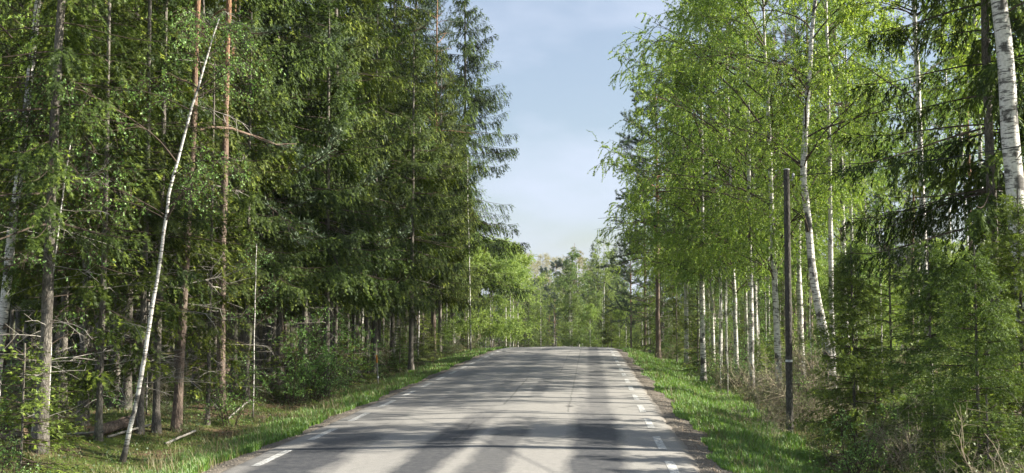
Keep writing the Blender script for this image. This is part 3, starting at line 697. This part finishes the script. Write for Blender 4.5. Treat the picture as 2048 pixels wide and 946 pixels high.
for x, y in jitter_grid(-62, -26, 38, 130, 5.2):
    p = px_of(x, y)
    if p < -120 or p > 1000 or not free(x, y, 2.5): continue
    kk = ['s_edge1', 's_edge2', 's_edge1', 's_mid'][int(rg.integers(0, 4))]
    plant(kk, x, y, where(LB[kk][0], x, y), LB[kk][1], s=float(rg.uniform(.85, 1.2)))

# ================================================================== BIRCH SIDE (right)
hero('b1', 1473, 768, 'white birch nearest the verge with black bands, boughs over the road', rot=2.6, lean=-.015, s=.86)
hero('b1', 1428, 742, 'slender white birch among dead brush at the verge', lean=-.01, s=.85, rot=.9)
hero('b_thin', 1453, 745, 'very thin white birch stem between two thicker birches', rot=1.2, s=1.3)
hero('b2', 1513, 738, 'straight white birch standing between banded birch and utility pole', rot=.5, lean=-.012)
hero('b3', 1493, 725, 'second slender birch behind the straight white birch', s=1.05)
hero('b1', 1556, 700, 'dark rough barked birch with spreading boughs behind the utility pole', Y=31, rot=4., lean=-.03, s=.95)
hero('b_curve', 1640, 700, 'curved white birch bending away over the top of the utility pole', Y=27, rot=0.)
hero('b3', 1665, 690, 'grey white birch beside the curved birch', Y=29, rot=3.)
hero('b2', 1600, 690, 'birch with clean white bark seen just past the pole', Y=38, rot=2.)
hero('b3', 1853, 803, 'tall thin white birch standing behind the bright young spruces', Y=22, lean=-.012, rot=1.)
hero('b_big', 2082, 900, 'big old birch trunk with black cracks at the edge of the view', Y=17.6, lean=-.068, rot=2.)
hero('s_edge2', 1990, 860, 'dark spruce with layered hanging boughs before the big old birch', Y=19.5, rot=1., s=.95)
hero('s_near', 1712, 915, 'bushy young spruce with bright shoot tips next to the ditch', rot=.3, s=.74)
hero('s_near', 1950, 935, 'large dark young spruce filling the corner by the ditch', Y=15.2, rot=2., s=.66)
hero('s_near', 1858, 850, 'sunlit yellow green young spruce between two darker ones', Y=18.2, rot=4., s=.72)
hero('s_near', 2040, 850, 'young spruce at the foot of the big old birch', Y=16.5, rot=3., s=.8)
hero('s_young', 1780, 800, 'young spruce half hidden behind the bushy one at the ditch', Y=22, s=1.1)
hero('s_young', 1322, 700, 'lit yellow green young spruce past the dark pointed one', Y=60, s=1.6)
hero('s_mid', 1353, 715, 'dark dense pointed spruce at the far end of the verge', Y=55, s=.75)
hero('s_young', 1395, 712, 'young spruce at the feet of the white birches', Y=46, s=1.1)
hero('s_young', 1300, 700, 'small dark spruce where the road dips', Y=66, s=1.2)
hero('p_over', 1316, 700, 'dense dark pine stretching branches over the road against the sky', Y=58, rot=2., s=1.)
hero('p2', 1290, 700, 'far pine behind the road dip with sky around its top', Y=84, rot=1.0, s=.85)
hero('p2', 1262, 700, 'shaggy pine beside the dipping road', Y=104, rot=5.0, s=.75)
hero('b1', 1405, 720, 'leafy birch whose crown hangs high over the verge', Y=40, rot=5., s=1.02)
hero('b1', 1372, 720, 'farther leafy birch between pine and white birches', Y=50, rot=1.9, s=1.05)
hero('b1', 1500, 720, 'leafy birch crown between the banded birch and the dark rough one', Y=36, rot=3.3, s=.98)
hero('b4', 1440, 720, 'bushy low birch filling the gap under the big crowns', Y=44, rot=1.)

RB = {'b1': ('leafy birch', 'leafy birches behind the birch row'),
      'b2': ('tall birch', 'tall birches behind the birch row'),
      'b3': ('slender pale trunked birch', 'slender birches behind the birch row'),
      'b4': ('low leafy birch', 'low birches behind the birch row'),
      'p_slim': ('slim orange pine', 'slim pines behind the birch row'),
      's_young': ('young spruce under birches', 'young spruces under the birches'),
      's_mid': ('thin spruce among birches', 'thin spruces among the birches')}
rg = np.random.default_rng(21)
for x, y in jitter_grid(7.0, 18, 20, 112, 3.9):
    p = px_of(x, y)
    if p < 1215 or p > 2160 or not free(x, y, 1.8): continue
    if x / y > .395 and y < 24: continue
    taken.append((x, y))
    ks = ['b3', 'b3', 'b2', 'p_slim', 'b3', 's_young', 'p_slim', 'b3'] if y < 60 else ['b1', 'b4', 'b2', 's_mid', 'b3', 's_young']
    kk = ks[int(rg.integers(0, len(ks)))]
    if p > 1600 and kk[0] == 's': kk = 'b3'
    plant(kk, x, y, where(RB[kk][0], x, y), RB[kk][1], s=float(rg.uniform(.85, 1.12)), lean=float(rg.normal(0, .02)), leany=float(rg.normal(0, .02)))
for x, y in jitter_grid(8.5, 30, 24, 120, 3.6):
    p = px_of(x, y)
    if p < 1240 or p > 2100 or not free(x, y, 1.2): continue
    taken.append((x, y)); kk = ['s_young', 'b_bush', 's_mid', 'b_bush', 's_young'][int(rg.integers(0, 5))]
    if p > 1600: kk = 'b_bush'
    plant(kk, x, y, where({'s_young': 'low young spruce', 'b_bush': 'bushy low young birch', 's_mid': 'small thin spruce'}[kk], x, y),
          {'s_young': 'young spruces low in the light forest', 'b_bush': 'bushy young birches in the light forest', 's_mid': 'small thin spruces in the light forest'}[kk],
          s=float(rg.uniform(.8, 1.2)) * {'s_young': 1.1, 'b_bush': .5, 's_mid': .5}[kk])
# trees just outside the frame whose shadows cross the near road
for x, y, kk in ((7.4, 11.6, 'b2'), (9.3, 13.2, 'b3'), (12.6, 14.5, 's_int2'), (6.4, 9.2, 'b2')):
    plant(kk, x, y, 'roadside tree beside the lens, its shadow crossing the near road', 'roadside trees shading the near road', s=float(rg.uniform(.7, .85)))
# distant wood across the open ground
for j in range(110):
    y = float(rg.uniform(70, 260)); x = y * float(rg.uniform(.13, .43))
    if x < 26 or px_of(x, y) > 2200: continue
    kk = ['p1', 's_edge2', 'b2', 's_edge1'][j % 4]
    plant(kk, x, y, {'p1': 'pine', 's_edge2': 'low spruce', 'b2': 'birch', 's_edge1': 'broad spruce'}[kk] + ' in the far wood beyond the birches', 'far wood beyond the birches', s=float(rg.uniform(.7, .9)), cat='tree')

# ================================================================== BEYOND THE CREST
far = [('b_far', 1155, 124, .95, 'bright green birch with white trunk standing beyond the crest'),
       ('b_far2', 1209, 132, .92, 'tall pale birch with white trunk beside the bright green one'),
       ('b_far', 1068, 150, .78, 'soft green birch left of the small dark spruce beyond the crest'),
       ('b_far', 1108, 140, .72, 'low rounded birch between small dark spruce and bright birch'),
       ('s_mid', 1083, 122, .68, 'small dark pointed spruce beyond the crest'),
       ('b_far', 1050, 135, .64, 'low green birch next to the bright verge birches'),
       ('p2', 1126, 188, .96, 'dark pine with rounded top over the soft green birches'),
       ('p2', 1090, 196, .90, 'dark pine with thin top beside the bare aspens'),
       ('p2', 1112, 205, 1.0, 'dark pine behind the two others beyond the crest'),
       ('larch', 1149, 222, 1.22, 'golden larch rising over the dark pines'),
       ('larch', 1172, 235, 1.05, 'second golden larch half hidden behind birches'),
       ('s_edge2', 1186, 205, 1.05, 'dark spruce tip between larch and tall birch'),
       ('s_edge2', 1231, 200, 1.05, 'dark spruce tip beside the shaggy pine'),
       ('b_far2', 1200, 180, 1.05, 'green birch crown behind the tall pale birch'),
       ('b_far2', 1240, 150, .78, 'birch wedged between tall pale birch and shaggy pine'),
       ('b_bush', 1238, 112, .62, 'small bush birch where the road slips out of view'),
       ('b_bush', 1180, 118, .62, 'small bush birch under the tall pale birch'),
       ('s_young', 1222, 110, 1.2, 'dark young spruce at the foot of the tall pale birch')]
for kk, px, Y, s, lb in far:
    x, y = at(px, Y); plant(kk, x, y, lb, s=s)
for px, Y, s in ((1052, 178, .95), (1078, 172, .88), (1100, 182, .95), (1128, 176, .95), (1162, 178, 1.0), (1184, 184, .98), (1216, 172, .95), (1236, 180, 1.0)):
    x, y = at(px, Y); plant('b_far2', x, y, wfar('soft crowned birch', x, y), 'soft crowned birches beyond the crest', s=s * .92)
for px, Y, s in ((1062, 170, .7), (1098, 160, .62), (1135, 165, .78), (1178, 150, .66), (1195, 165, .78), (1225, 160, .8), (1250, 170, .8), (1080, 185, .75), (1150, 190, .8), (1215, 190, .85)):
    x, y = at(px, Y); plant('s_edge2' if px % 2 else 'p2', x, y, wfar('dark spruce' if px % 2 else 'dark pine', x, y), 'dark conifers beyond the crest', s=s, cat='tree')
for px, Y, s in ((1040, 215, .82), (1056, 210, .95), (1071, 222, .90), (1086, 235, 1.0), (1102, 240, .98), (1030, 225, .78), (1120, 245, 1.0), (1137, 250, .95), (1165, 240, .98)):
    x, y = at(px, Y); plant('aspen', x, y, wfar('bare budding aspen against the sky', x, y), 'bare aspens beyond the crest', s=s)
for j in range(190):
    Y = float(rg.uniform(112, 290)); px = float(rg.uniform(960, 1330))
    x, y = at(px, Y); kk = ['b_far', 's_mid', 'b_far2', 's_edge2', 'b_far', 'p2'][j % 6]; s = {'s_edge2': .42, 's_mid': .8, 'b_far2': .5, 'b_far': .62, 'p2': .5}[kk] * (.55 + Y / 330)
    plant(kk, x, y, wfar('low ' + {'b_far': 'birch', 's_mid': 'thin spruce', 's_edge2': 'spruce', 'b_far2': 'birch', 'p2': 'pine'}[kk], x, y), 'low trees beyond the crest', s=s, cat='tree')

# ================================================================== SHRUBS AND SAPLINGS
hero('b_sap', 92, 905, 'twisted pale saplings stem with few fresh leaves at the tall spruce', rot=0., s=1.1)
hero('b_sap', 60, 900, 'bent pale sapling touching the tall spruce trunk', rot=2., s=.9, lean=.1)
hero('leafy2', 10, 880, 'leafy shoot at the edge of the view by the tall spruce', s=1.2)
hero('b_sap', 506, 835, 'forked dead looking sapling before dark spruce', rot=1., s=.7)
hero('leafy', 618, 800, 'bright leafy shrub at the edge of the verge', s=1.25)
hero('leafy', 585, 812, 'loose leafy shrub left of the bright leafy one', s=1.)
hero('leafy', 690, 770, 'round leafy shrub before the thick dark spruce', s=1.0)
hero('leafy2', 455, 850, 'small shrub rising from the verge grass near the slim pine', s=1.1)
hero('leafy2', 640, 800, 'low shrub under the pale spruce trunk', s=1.1)
hero('leafy2', 800, 738, 'low green shrub beside the marker stake', s=1.)
hero('s_small', 115, 880, 'tiny spruce at the foot of the twisted saplings', s=1.)
hero('s_small', 570, 800, 'tiny spruce between the leafy shrubs', s=1.2)
hero('s_small', 722, 765, 'tiny spruce before the marker stake', s=1.)
hero('bare', 1612, 862, 'tangled bare shrub close beside the foot of the utility pole', s=.9)
hero('bare', 1545, 852, 'bare forked shrub on the road side of the utility pole', s=.8)
hero('bare', 1650, 850, 'tall bare shrub between utility pole and bushy young spruce', s=1.15)
hero('bare', 1625, 800, 'bare shrub behind the utility pole', Y=26, s=1.2)
hero('bare2', 1520, 858, 'low bare twigs with pale buds at the ditch', s=1.)
hero('bare2', 1540, 885, 'low brush just before the utility pole', s=.6)
hero('bare', 1440, 775, 'dead brush at the feet of the white birches', s=.5)
hero('bare2', 1490, 800, 'low dead brush under the banded birch', s=1.)
hero('leafy2', 1480, 770, 'small fresh shrub at the foot of the banded birch', s=.9)
hero('leafy2', 1700, 880, 'fresh pale leafed shoot before the bushy young spruce', Y=17., s=1.2)
hero('bare2', 1960, 930, 'pale catkin twigs poking from the corner spruces', Y=13.5, s=.8)
rg = np.random.default_rng(31)
SL = {'heath': ('low bilberry tuft', 'bilberry tufts on the forest floor'),
      's_small': ('knee high spruce seedling', 'spruce seedlings on the forest floor'),
      'leafy2': ('small green shrub', 'small green shrubs at the forest rim'),
      'bare2': ('small leafless shrub', 'leafless shrubs at the forest rim'),
      's_young': ('young spruce at the rim', 'young spruces at the forest rim'),
      'leafy': ('waist high leafy shrub', 'waist high shrubs at the forest rim'),
      'b_sap': ('thin leafy sapling', 'thin saplings at the forest rim')}
for side in (-1, 1):
    for j in range(150):
        Y = float(12 + 62 * rg.random() ** 1.2)
        off = float(rg.uniform(0, 1)) ** 1.3 * (5.5 if side < 0 else 5)
        x = (-7.3 - off) if side < 0 else (4.3 + off * .9 + (.5 if Y < 30 else 0))
        p = px_of(x, Y)
        if p < -40 or p > 2090: continue
        kk = ['heath', 'heath', 's_small', 'leafy2', 'heath', 'bare2', 's_young', 'leafy', 'b_sap'][int(rg.integers(0, 9))]
        if kk in ('s_young', 'leafy') and side < 0 and Y < 28: kk = 'heath'
        if side < 0 and (150 < p < 330 and Y < 20 or 725 < p < 790 and Y < 34): continue
        if kk in ('s_young', 'b_sap') and not free(x, Y, .8): continue
        if side > 0 and Y < 24 and kk in ('s_young', 'b_sap', 'leafy'): kk = 'heath'
        s = float(rg.uniform(.7, 1.2)) * (.6 if kk == 's_young' else 1)
        plant(kk, x, Y, where(SL[kk][0], x, Y, True), SL[kk][1], s=s)

# ================================================================== GRASS AND FLOOR COVER
def blades(rg, x, y, hgt, wid, lean=.45, mi=0, rv=None, g=None):
    n = len(x); a = rg.uniform(0, 2 * np.pi, n); sd = np.stack([np.cos(a), np.sin(a), 0 * a], 1)
    f = np.stack([-np.sin(a), np.cos(a), 0 * a], 1) * (hgt * rg.uniform(.05, lean, n))[:, None]
    b = np.stack([x, y, gz(x, y) - .02], 1)
    u = np.zeros((n, 3)); u[:, 2] = hgt
    m_ = b + u * .55 + f * .35; t_ = b + u * rg.uniform(.75, 1, n)[:, None] + f * 1.1
    w2 = (wid / 2)[:, None]
    V = np.stack([b - sd * w2, b + sd * w2, m_ + sd * w2 * .75, m_ - sd * w2 * .75, t_], 1).reshape(-1, 3)
    i = np.arange(n)[:, None] * 5; r5 = np.repeat(rg.random(n) if rv is None else rv, 5)
    base = g.n; g.add(V, i + np.array([[0, 1, 2, 3]]), mi, r5)
    g.f.append((i + np.array([[3, 2, 4]]) + base, mi, False))
def yden(rg, n, y0, y1, p=1.5):
    u = rg.random(n); e = 1 - p                       # density falls with distance
    return (y0 ** e + u * (y1 ** e - y0 ** e)) ** (1 / e)
def clump(x, y): return np.sin(x * 3.1 + 2 * np.sin(y * .8)) * np.sin(y * 1.7 + x) * .5 + .5
rg = np.random.default_rng(41); g = G()
n = 58000; y = yden(rg, n, 11, 80); x = 2.02 + wobble(y, 2) * 2.5 + rg.random(n) ** 1.15 * (1.5 + .03 * y); cl = clump(x, y) * .7 + .3 * clump(x * 2.7 + 5, y * 2.1)
h_ = (.09 + .16 * cl + .05 * rg.random(n)) * (1 - .35 * (x < 2.4)); blades(rg, x, y, h_, .009 + .00034 * y, g=g, rv=np.clip(rg.random(n) * .8 + .2 * cl, 0, 1))
obj('verge_grass', g.mesh('verge_grass', ['grass']), kind='stuff', label='bright green grass on the verge beside the ditch', category='grass')
g = G(); n = 44000; y = yden(rg, n, 12, 84); x = -5.45 + wobble(y, 3) * 2 - rg.random(n) ** 1.3 * (1.1 + .010 * y); cl = clump(x, y)
blades(rg, x, y, .06 + .12 * cl + .04 * rg.random(n), .009 + .00034 * y, g=g, rv=np.clip(rg.random(n) * .85 + .12 * cl, 0, 1))
obj('verge_grass', g.mesh('verge_grass', ['grass']), kind='stuff', label='green grass strip on the verge under the dark forest', category='grass')
g = G(); n = 30000; y = yden(rg, n, 12, 70, 1.6); x = -6.3 - rg.random(n) ** 1.2 * 5; k_ = clump(x * .5, y * .4) > .3 * rg.random(n)
blades(rg, x[k_], y[k_], .05 + .09 * rg.random(k_.sum()), .006 + .0003 * y[k_], .9, g=g)
n = 26000; y = yden(rg, n, 12, 70, 1.6); x = 3.4 + rg.random(n) * 5; blades(rg, x, y, .07 + .14 * rg.random(n), .006 + .0003 * y, .8, g=g)
n = 9000; y = yden(rg, n, 11.5, 60, 1.5); x = np.where(rg.random(n) < .5, 2.1 + rg.random(n) * 1.8, -5.45 - rg.random(n) * 1.4)
blades(rg, x, y, .12 + .22 * rg.random(n) ** 2, .005 + .00025 * y, .7, g=g, rv=rg.uniform(.2, .45, n))
obj('rough_grass', g.mesh('rough_grass', ['dry']), kind='stuff', label='thin dry and mossy grass on both forest rims', category='grass')
g = G(); n = 40000; y = yden(rg, n, 12, 80, 1.5); sdn = rg.random(n) < .6
x = np.where(sdn, -6.6 - rg.random(n) * 16, 4.2 + rg.random(n) * 10); z_ = gz(x, y) + rg.uniform(0, .12, n)
dl = nrm(rdir(rg, n) * np.array([1, 1, .5])); V, q = kites(np.stack([x, y, z_], 1), dl, nrm(np.cross(dl, rdir(rg, n))), .05, .03); g.add(V, q, 0, np.repeat(rg.random(n), 3))
obj('undergrowth', g.mesh('undergrowth', ['under']), kind='stuff', label='low leafy ground cover between the trees', category='undergrowth')
g = G(); n = 24000; y = yden(rg, n, 12, 70, 1.5); sdn = rg.random(n) < .62
x = np.where(sdn, -5.5 - rg.random(n) ** 1.2 * 9, 1.75 + rg.random(n) ** 1.4 * 7); z_ = gz(x, y) + .006
dl = nrm(rdir(rg, n) * np.array([1, 1, .25])); V, q = kites(np.stack([x, y, z_], 1), dl, nrm(np.cross(dl, rdir(rg, n) * .3 + np.array([0, 0, 1]))), .04 + .03 * rg.random(n), .022); g.add(V, q, 0, np.repeat(rg.random(n), 3))
obj('leaf_litter', g.mesh('leaf_litter', ['litter']), kind='stuff', label='brown dead leaves and needles on the ground', category='litter')
# grit on the shoulder
g = G(); n = 7000; y = yden(rg, n, 12, 50, 1.7); x = np.where(rg.random(n) < .75, 1.6 + rg.random(n) * .7, -5.15 - rg.random(n) * .5)
r_ = .008 + .016 * rg.random(n) ** 3; o6 = np.array([[1, 0, 0], [-1, 0, 0], [0, 1, 0], [0, -1, 0], [0, 0, .7], [0, 0, -.7]])
V = np.stack([x, y, gz(x, y) + .004], 1)[:, None] + o6 * r_[:, None, None] * rg.uniform(.6, 1.3, (n, 6, 1))
F = np.array([[0, 2, 4], [2, 1, 4], [1, 3, 4], [3, 0, 4]]); g.add(V.reshape(-1, 3), (np.arange(n)[:, None, None] * 6 + F).reshape(-1, 3))
obj('gravel', g.mesh('gravel', ['stone']), kind='stuff', label='loose grit along the asphalt rims', category='gravel')

# ================================================================== POLES AND WIRE
def ring(P, r, k=16): return tubes(np.asarray(P, float)[None], np.asarray(r, float)[None], k)
def disc(g, c, r, k, mi=0, up=1):
    th = np.arange(k) * 2 * np.pi / k; V = np.stack([c[0] + r * np.cos(th), c[1] + r * np.sin(th), np.full(k, c[2])], 1); g.add(V, [list(range(k))], mi)
def pole(x, y, h, label):
    e = bpy.data.objects.new('utility_pole', None); C.objects.link(e); z0 = float(gz(x, y)) - .05; e.location = (x, y, z0)
    e['label'] = label; e['category'] = 'utility pole'; e['group'] = 'utility poles carrying the wire'
    rgp = np.random.default_rng(int(x * 10)); zz = np.linspace(0, h, 30); r = np.linspace(.076, .062, 30)
    g = G(); V, q = ring(np.stack([zz * .004, 0 * zz, zz], 1), r, 18); V = V + rgp.normal(0, .0016, V.shape); g.add(V, q, smooth=True)
    obj('shaft', g.mesh('shaft', ['polewood']), e)
    g = G(); V, q = ring([[h * .004, 0, h + .002], [h * .004, 0, h + .018], [h * .004, 0, h + .03]], [.068, .066, .01], 18); g.add(V, q)
    obj('cap', g.mesh('cap', ['metal']), e)
    g = G(); V, q = ring([[h * .004 + .07, 0, h - .22], [h * .004 + .13, 0, h - .22], [h * .004 + .14, 0, h - .15]], [.010, .010, .010], 8); g.add(V, q)
    V, q = ring([[h * .004 + .14, 0, h - .16], [h * .004 + .14, 0, h - .13], [h * .004 + .14, 0, h - .09], [h * .004 + .14, 0, h - .07]], [.02, .032, .026, .012], 10); g.add(V, q)
    obj('insulator', g.mesh('insulator', ['metal']), e)
    return e, z0
px_, py_ = gp(1580, 876)
ep, z0 = pole(px_, py_, CAM_H + (616 - 343) / FPX * py_ - float(gz(px_, py_)) + .05, 'weathered wooden utility pole with small white plate above the ditch')
# curved white number plate on the pole
def plate(parent, zc, r, hh, a0, a1):
    n = 10; th = np.linspace(a0, a1, n); g = G(); V = []
    for rr in (r, r + .004):
        for z in (zc - hh / 2, zc + hh / 2): V.append(np.stack([rr * np.cos(th), rr * np.sin(th), np.full(n, z)], 1))
    V = np.concatenate(V); i = np.arange(4 * n).reshape(4, n)
    for a, b in ((2, 3), (1, 0), (3, 1), (0, 2)):
        g.add(V, np.stack([i[a, :-1], i[a, 1:], i[b, 1:], i[b, :-1]], -1))
    g.add(V, [[i[0, 0], i[2, 0], i[3, 0], i[1, 0]], [i[0, -1], i[1, -1], i[3, -1], i[2, -1]]])
    p = obj('number_plate', g.mesh('number_plate', ['white']), parent)
    g = G()                                               # faint print, too small to read in the photograph
    for a in (-.62, -.30, -.2, -.1, .0, .12, .2):
        c = -math.pi / 2 + a; w_ = .028; hh2 = .010
        t2 = np.array([c - w_, c + w_]); rr = r + .0055
        V = np.array([[rr * math.cos(q), rr * math.sin(q), zc + s * hh2] for q, s in ((t2[0], -1), (t2[1], -1), (t2[1], 1), (t2[0], 1))]); g.add(V, [[0, 1, 2, 3]])
    obj('plate_print', g.mesh('plate_print', ['black']), p)
zc = (CAM_H - (719 - 616) / FPX * py_) - z0
plate(ep, zc, .0775, .042, -math.pi / 2 - 1.15, -math.pi / 2 + 1.35)
ex, z1 = pole(9.9, 8.2, 5.5, 'second wooden utility pole that the wire runs on to')
A = np.array([px_ + .16, py_, CAM_H + (616 - 343) / FPX * py_ - .13]); B = np.array([9.9 - .02, 8.2, z1 + 5.4]); t = np.linspace(0, 1, 40)[:, None]
W = A + (B - A) * t; W[:, 2] -= .30 * 4 * (t * (1 - t))[:, 0]
g = G(); V, q = tubes(W[None], np.full((1, 40), .009), 6); g.add(V, q, smooth=True)
obj('overhead_wire', g.mesh('overhead_wire', ['black']), label='thin dark wire running from the pole top past the big birch', category='wire')

# roadside marker stake
sx_, sy_ = gp(757, 772); z = float(gz(sx_, sy_)); e = bpy.data.objects.new('marker_stake', None); C.objects.link(e); e.location = (sx_, sy_, z - .05)
e.rotation_euler = (0, R(-4), 0); e['label'] = 'thin roadside marker stake with orange top leaning by the mossy bank'; e['category'] = 'marker stake'
g = G(); V, q = ring([[0, 0, 0], [0, 0, .4], [0, 0, .78]], [.028, .026, .025], 10); g.add(V, q, smooth=True); obj('shaft', g.mesh('shaft', ['stake']), e)
g = G(); V, q = ring([[0, 0, .78], [0, 0, 1.02], [0, 0, 1.03]], [.026, .026, .004], 10); g.add(V, q); obj('painted_top', g.mesh('painted_top', ['orange']), e)
g = G(); V, q = ring([[0, 0, .30], [0, 0, .36]], [.030, .030], 10); g.add(V, q); obj('reflector_band', g.mesh('reflector_band', ['white']), e)

# fallen logs and broken sticks
def log(pa, pb, r, label, name='fallen_log', up=.1):
    xa, ya = gp(*pa); xb, yb = gp(*pb); e = bpy.data.objects.new(name, None); C.objects.link(e)
    za, zb = float(gz(xa, ya)), float(gz(xb, yb)); e.location = (xa, ya, za); e['label'] = label; e['category'] = name.replace('_', ' ')
    n = 12; t = np.linspace(0, 1, n)[:, None]; b = np.array([xb - xa, yb - ya, zb - za + up]); P = b * t + np.array([0, 0, r * .8]); 
    rgp = np.random.default_rng(int(abs(xa) * 100)); P[1:-1] += rgp.normal(0, r * .12, (n - 2, 3))
    g = G(); V, q = ring(P, r * np.linspace(1, .85, n), 12); g.add(V + rgp.normal(0, r * .03, V.shape), q, smooth=True); obj('bark', g.mesh('bark', ['pine_bark' if r > .05 else 'dead']), e)
    if r > .05:
        g = G(); i = len(V) - 12; g.add(V[i:], [list(range(12))]); obj('cut_end', g.mesh('cut_end', ['logend']), e)
        g = G(); g.add(V[:12], [list(range(12))[::-1]]); obj('cut_end', g.mesh('cut_end', ['logend']), e)
    return e
log((190, 874), (265, 862), .10, 'fallen bark covered log at the foot of the leaning birch')
log((205, 866), (262, 855), .075, 'second thinner log stacked behind the fallen one', up=.12)
log((-20, 890), (52, 884), .08, 'pinkish fallen log lying in the dark forest corner')
for j, (a, b, lb) in enumerate((((215, 876), (300, 868), 'thin dead stick on the moss before the fallen log'), ((120, 872), (205, 884), 'long dead stick lying past the tiny spruce'),
                                ((780, 768), (806, 765), 'short pale stick on the needle covered bank'), ((330, 890), (390, 880), 'broken stick in the grass below the crooked pine'),
                                ((455, 840), (500, 815), 'dead branch propped at the forked sapling'))):
    log(a, b, .022, lb, 'dead_branch', up=.15 if j != 2 else .02)

# ================================================================== AIR
def haze(x0, x1, y0, y1, z0, z1, density):
    g = G(); V = [[x, y, z] for x in (x0, x1) for y in (y0, y1) for z in (z0, z1)]
    g.add(V, [[0, 1, 3, 2], [4, 6, 7, 5], [0, 4, 5, 1], [2, 3, 7, 6], [0, 2, 6, 4], [1, 5, 7, 3]])
    m, t, o = mat('thin spring haze'); v = nd(t, 'ShaderNodeVolumePrincipled', {'Density': density, 'Color': (.80, .88, 1, 1), 'Anisotropy': .2})
    t.links.new(v.outputs[0], o.inputs['Volume']); M['haze'] = m
    obj('haze', g.mesh('haze', ['haze']), kind='stuff')
haze(-3100, 3100, -3100, 4600, -20, 34, .00018)
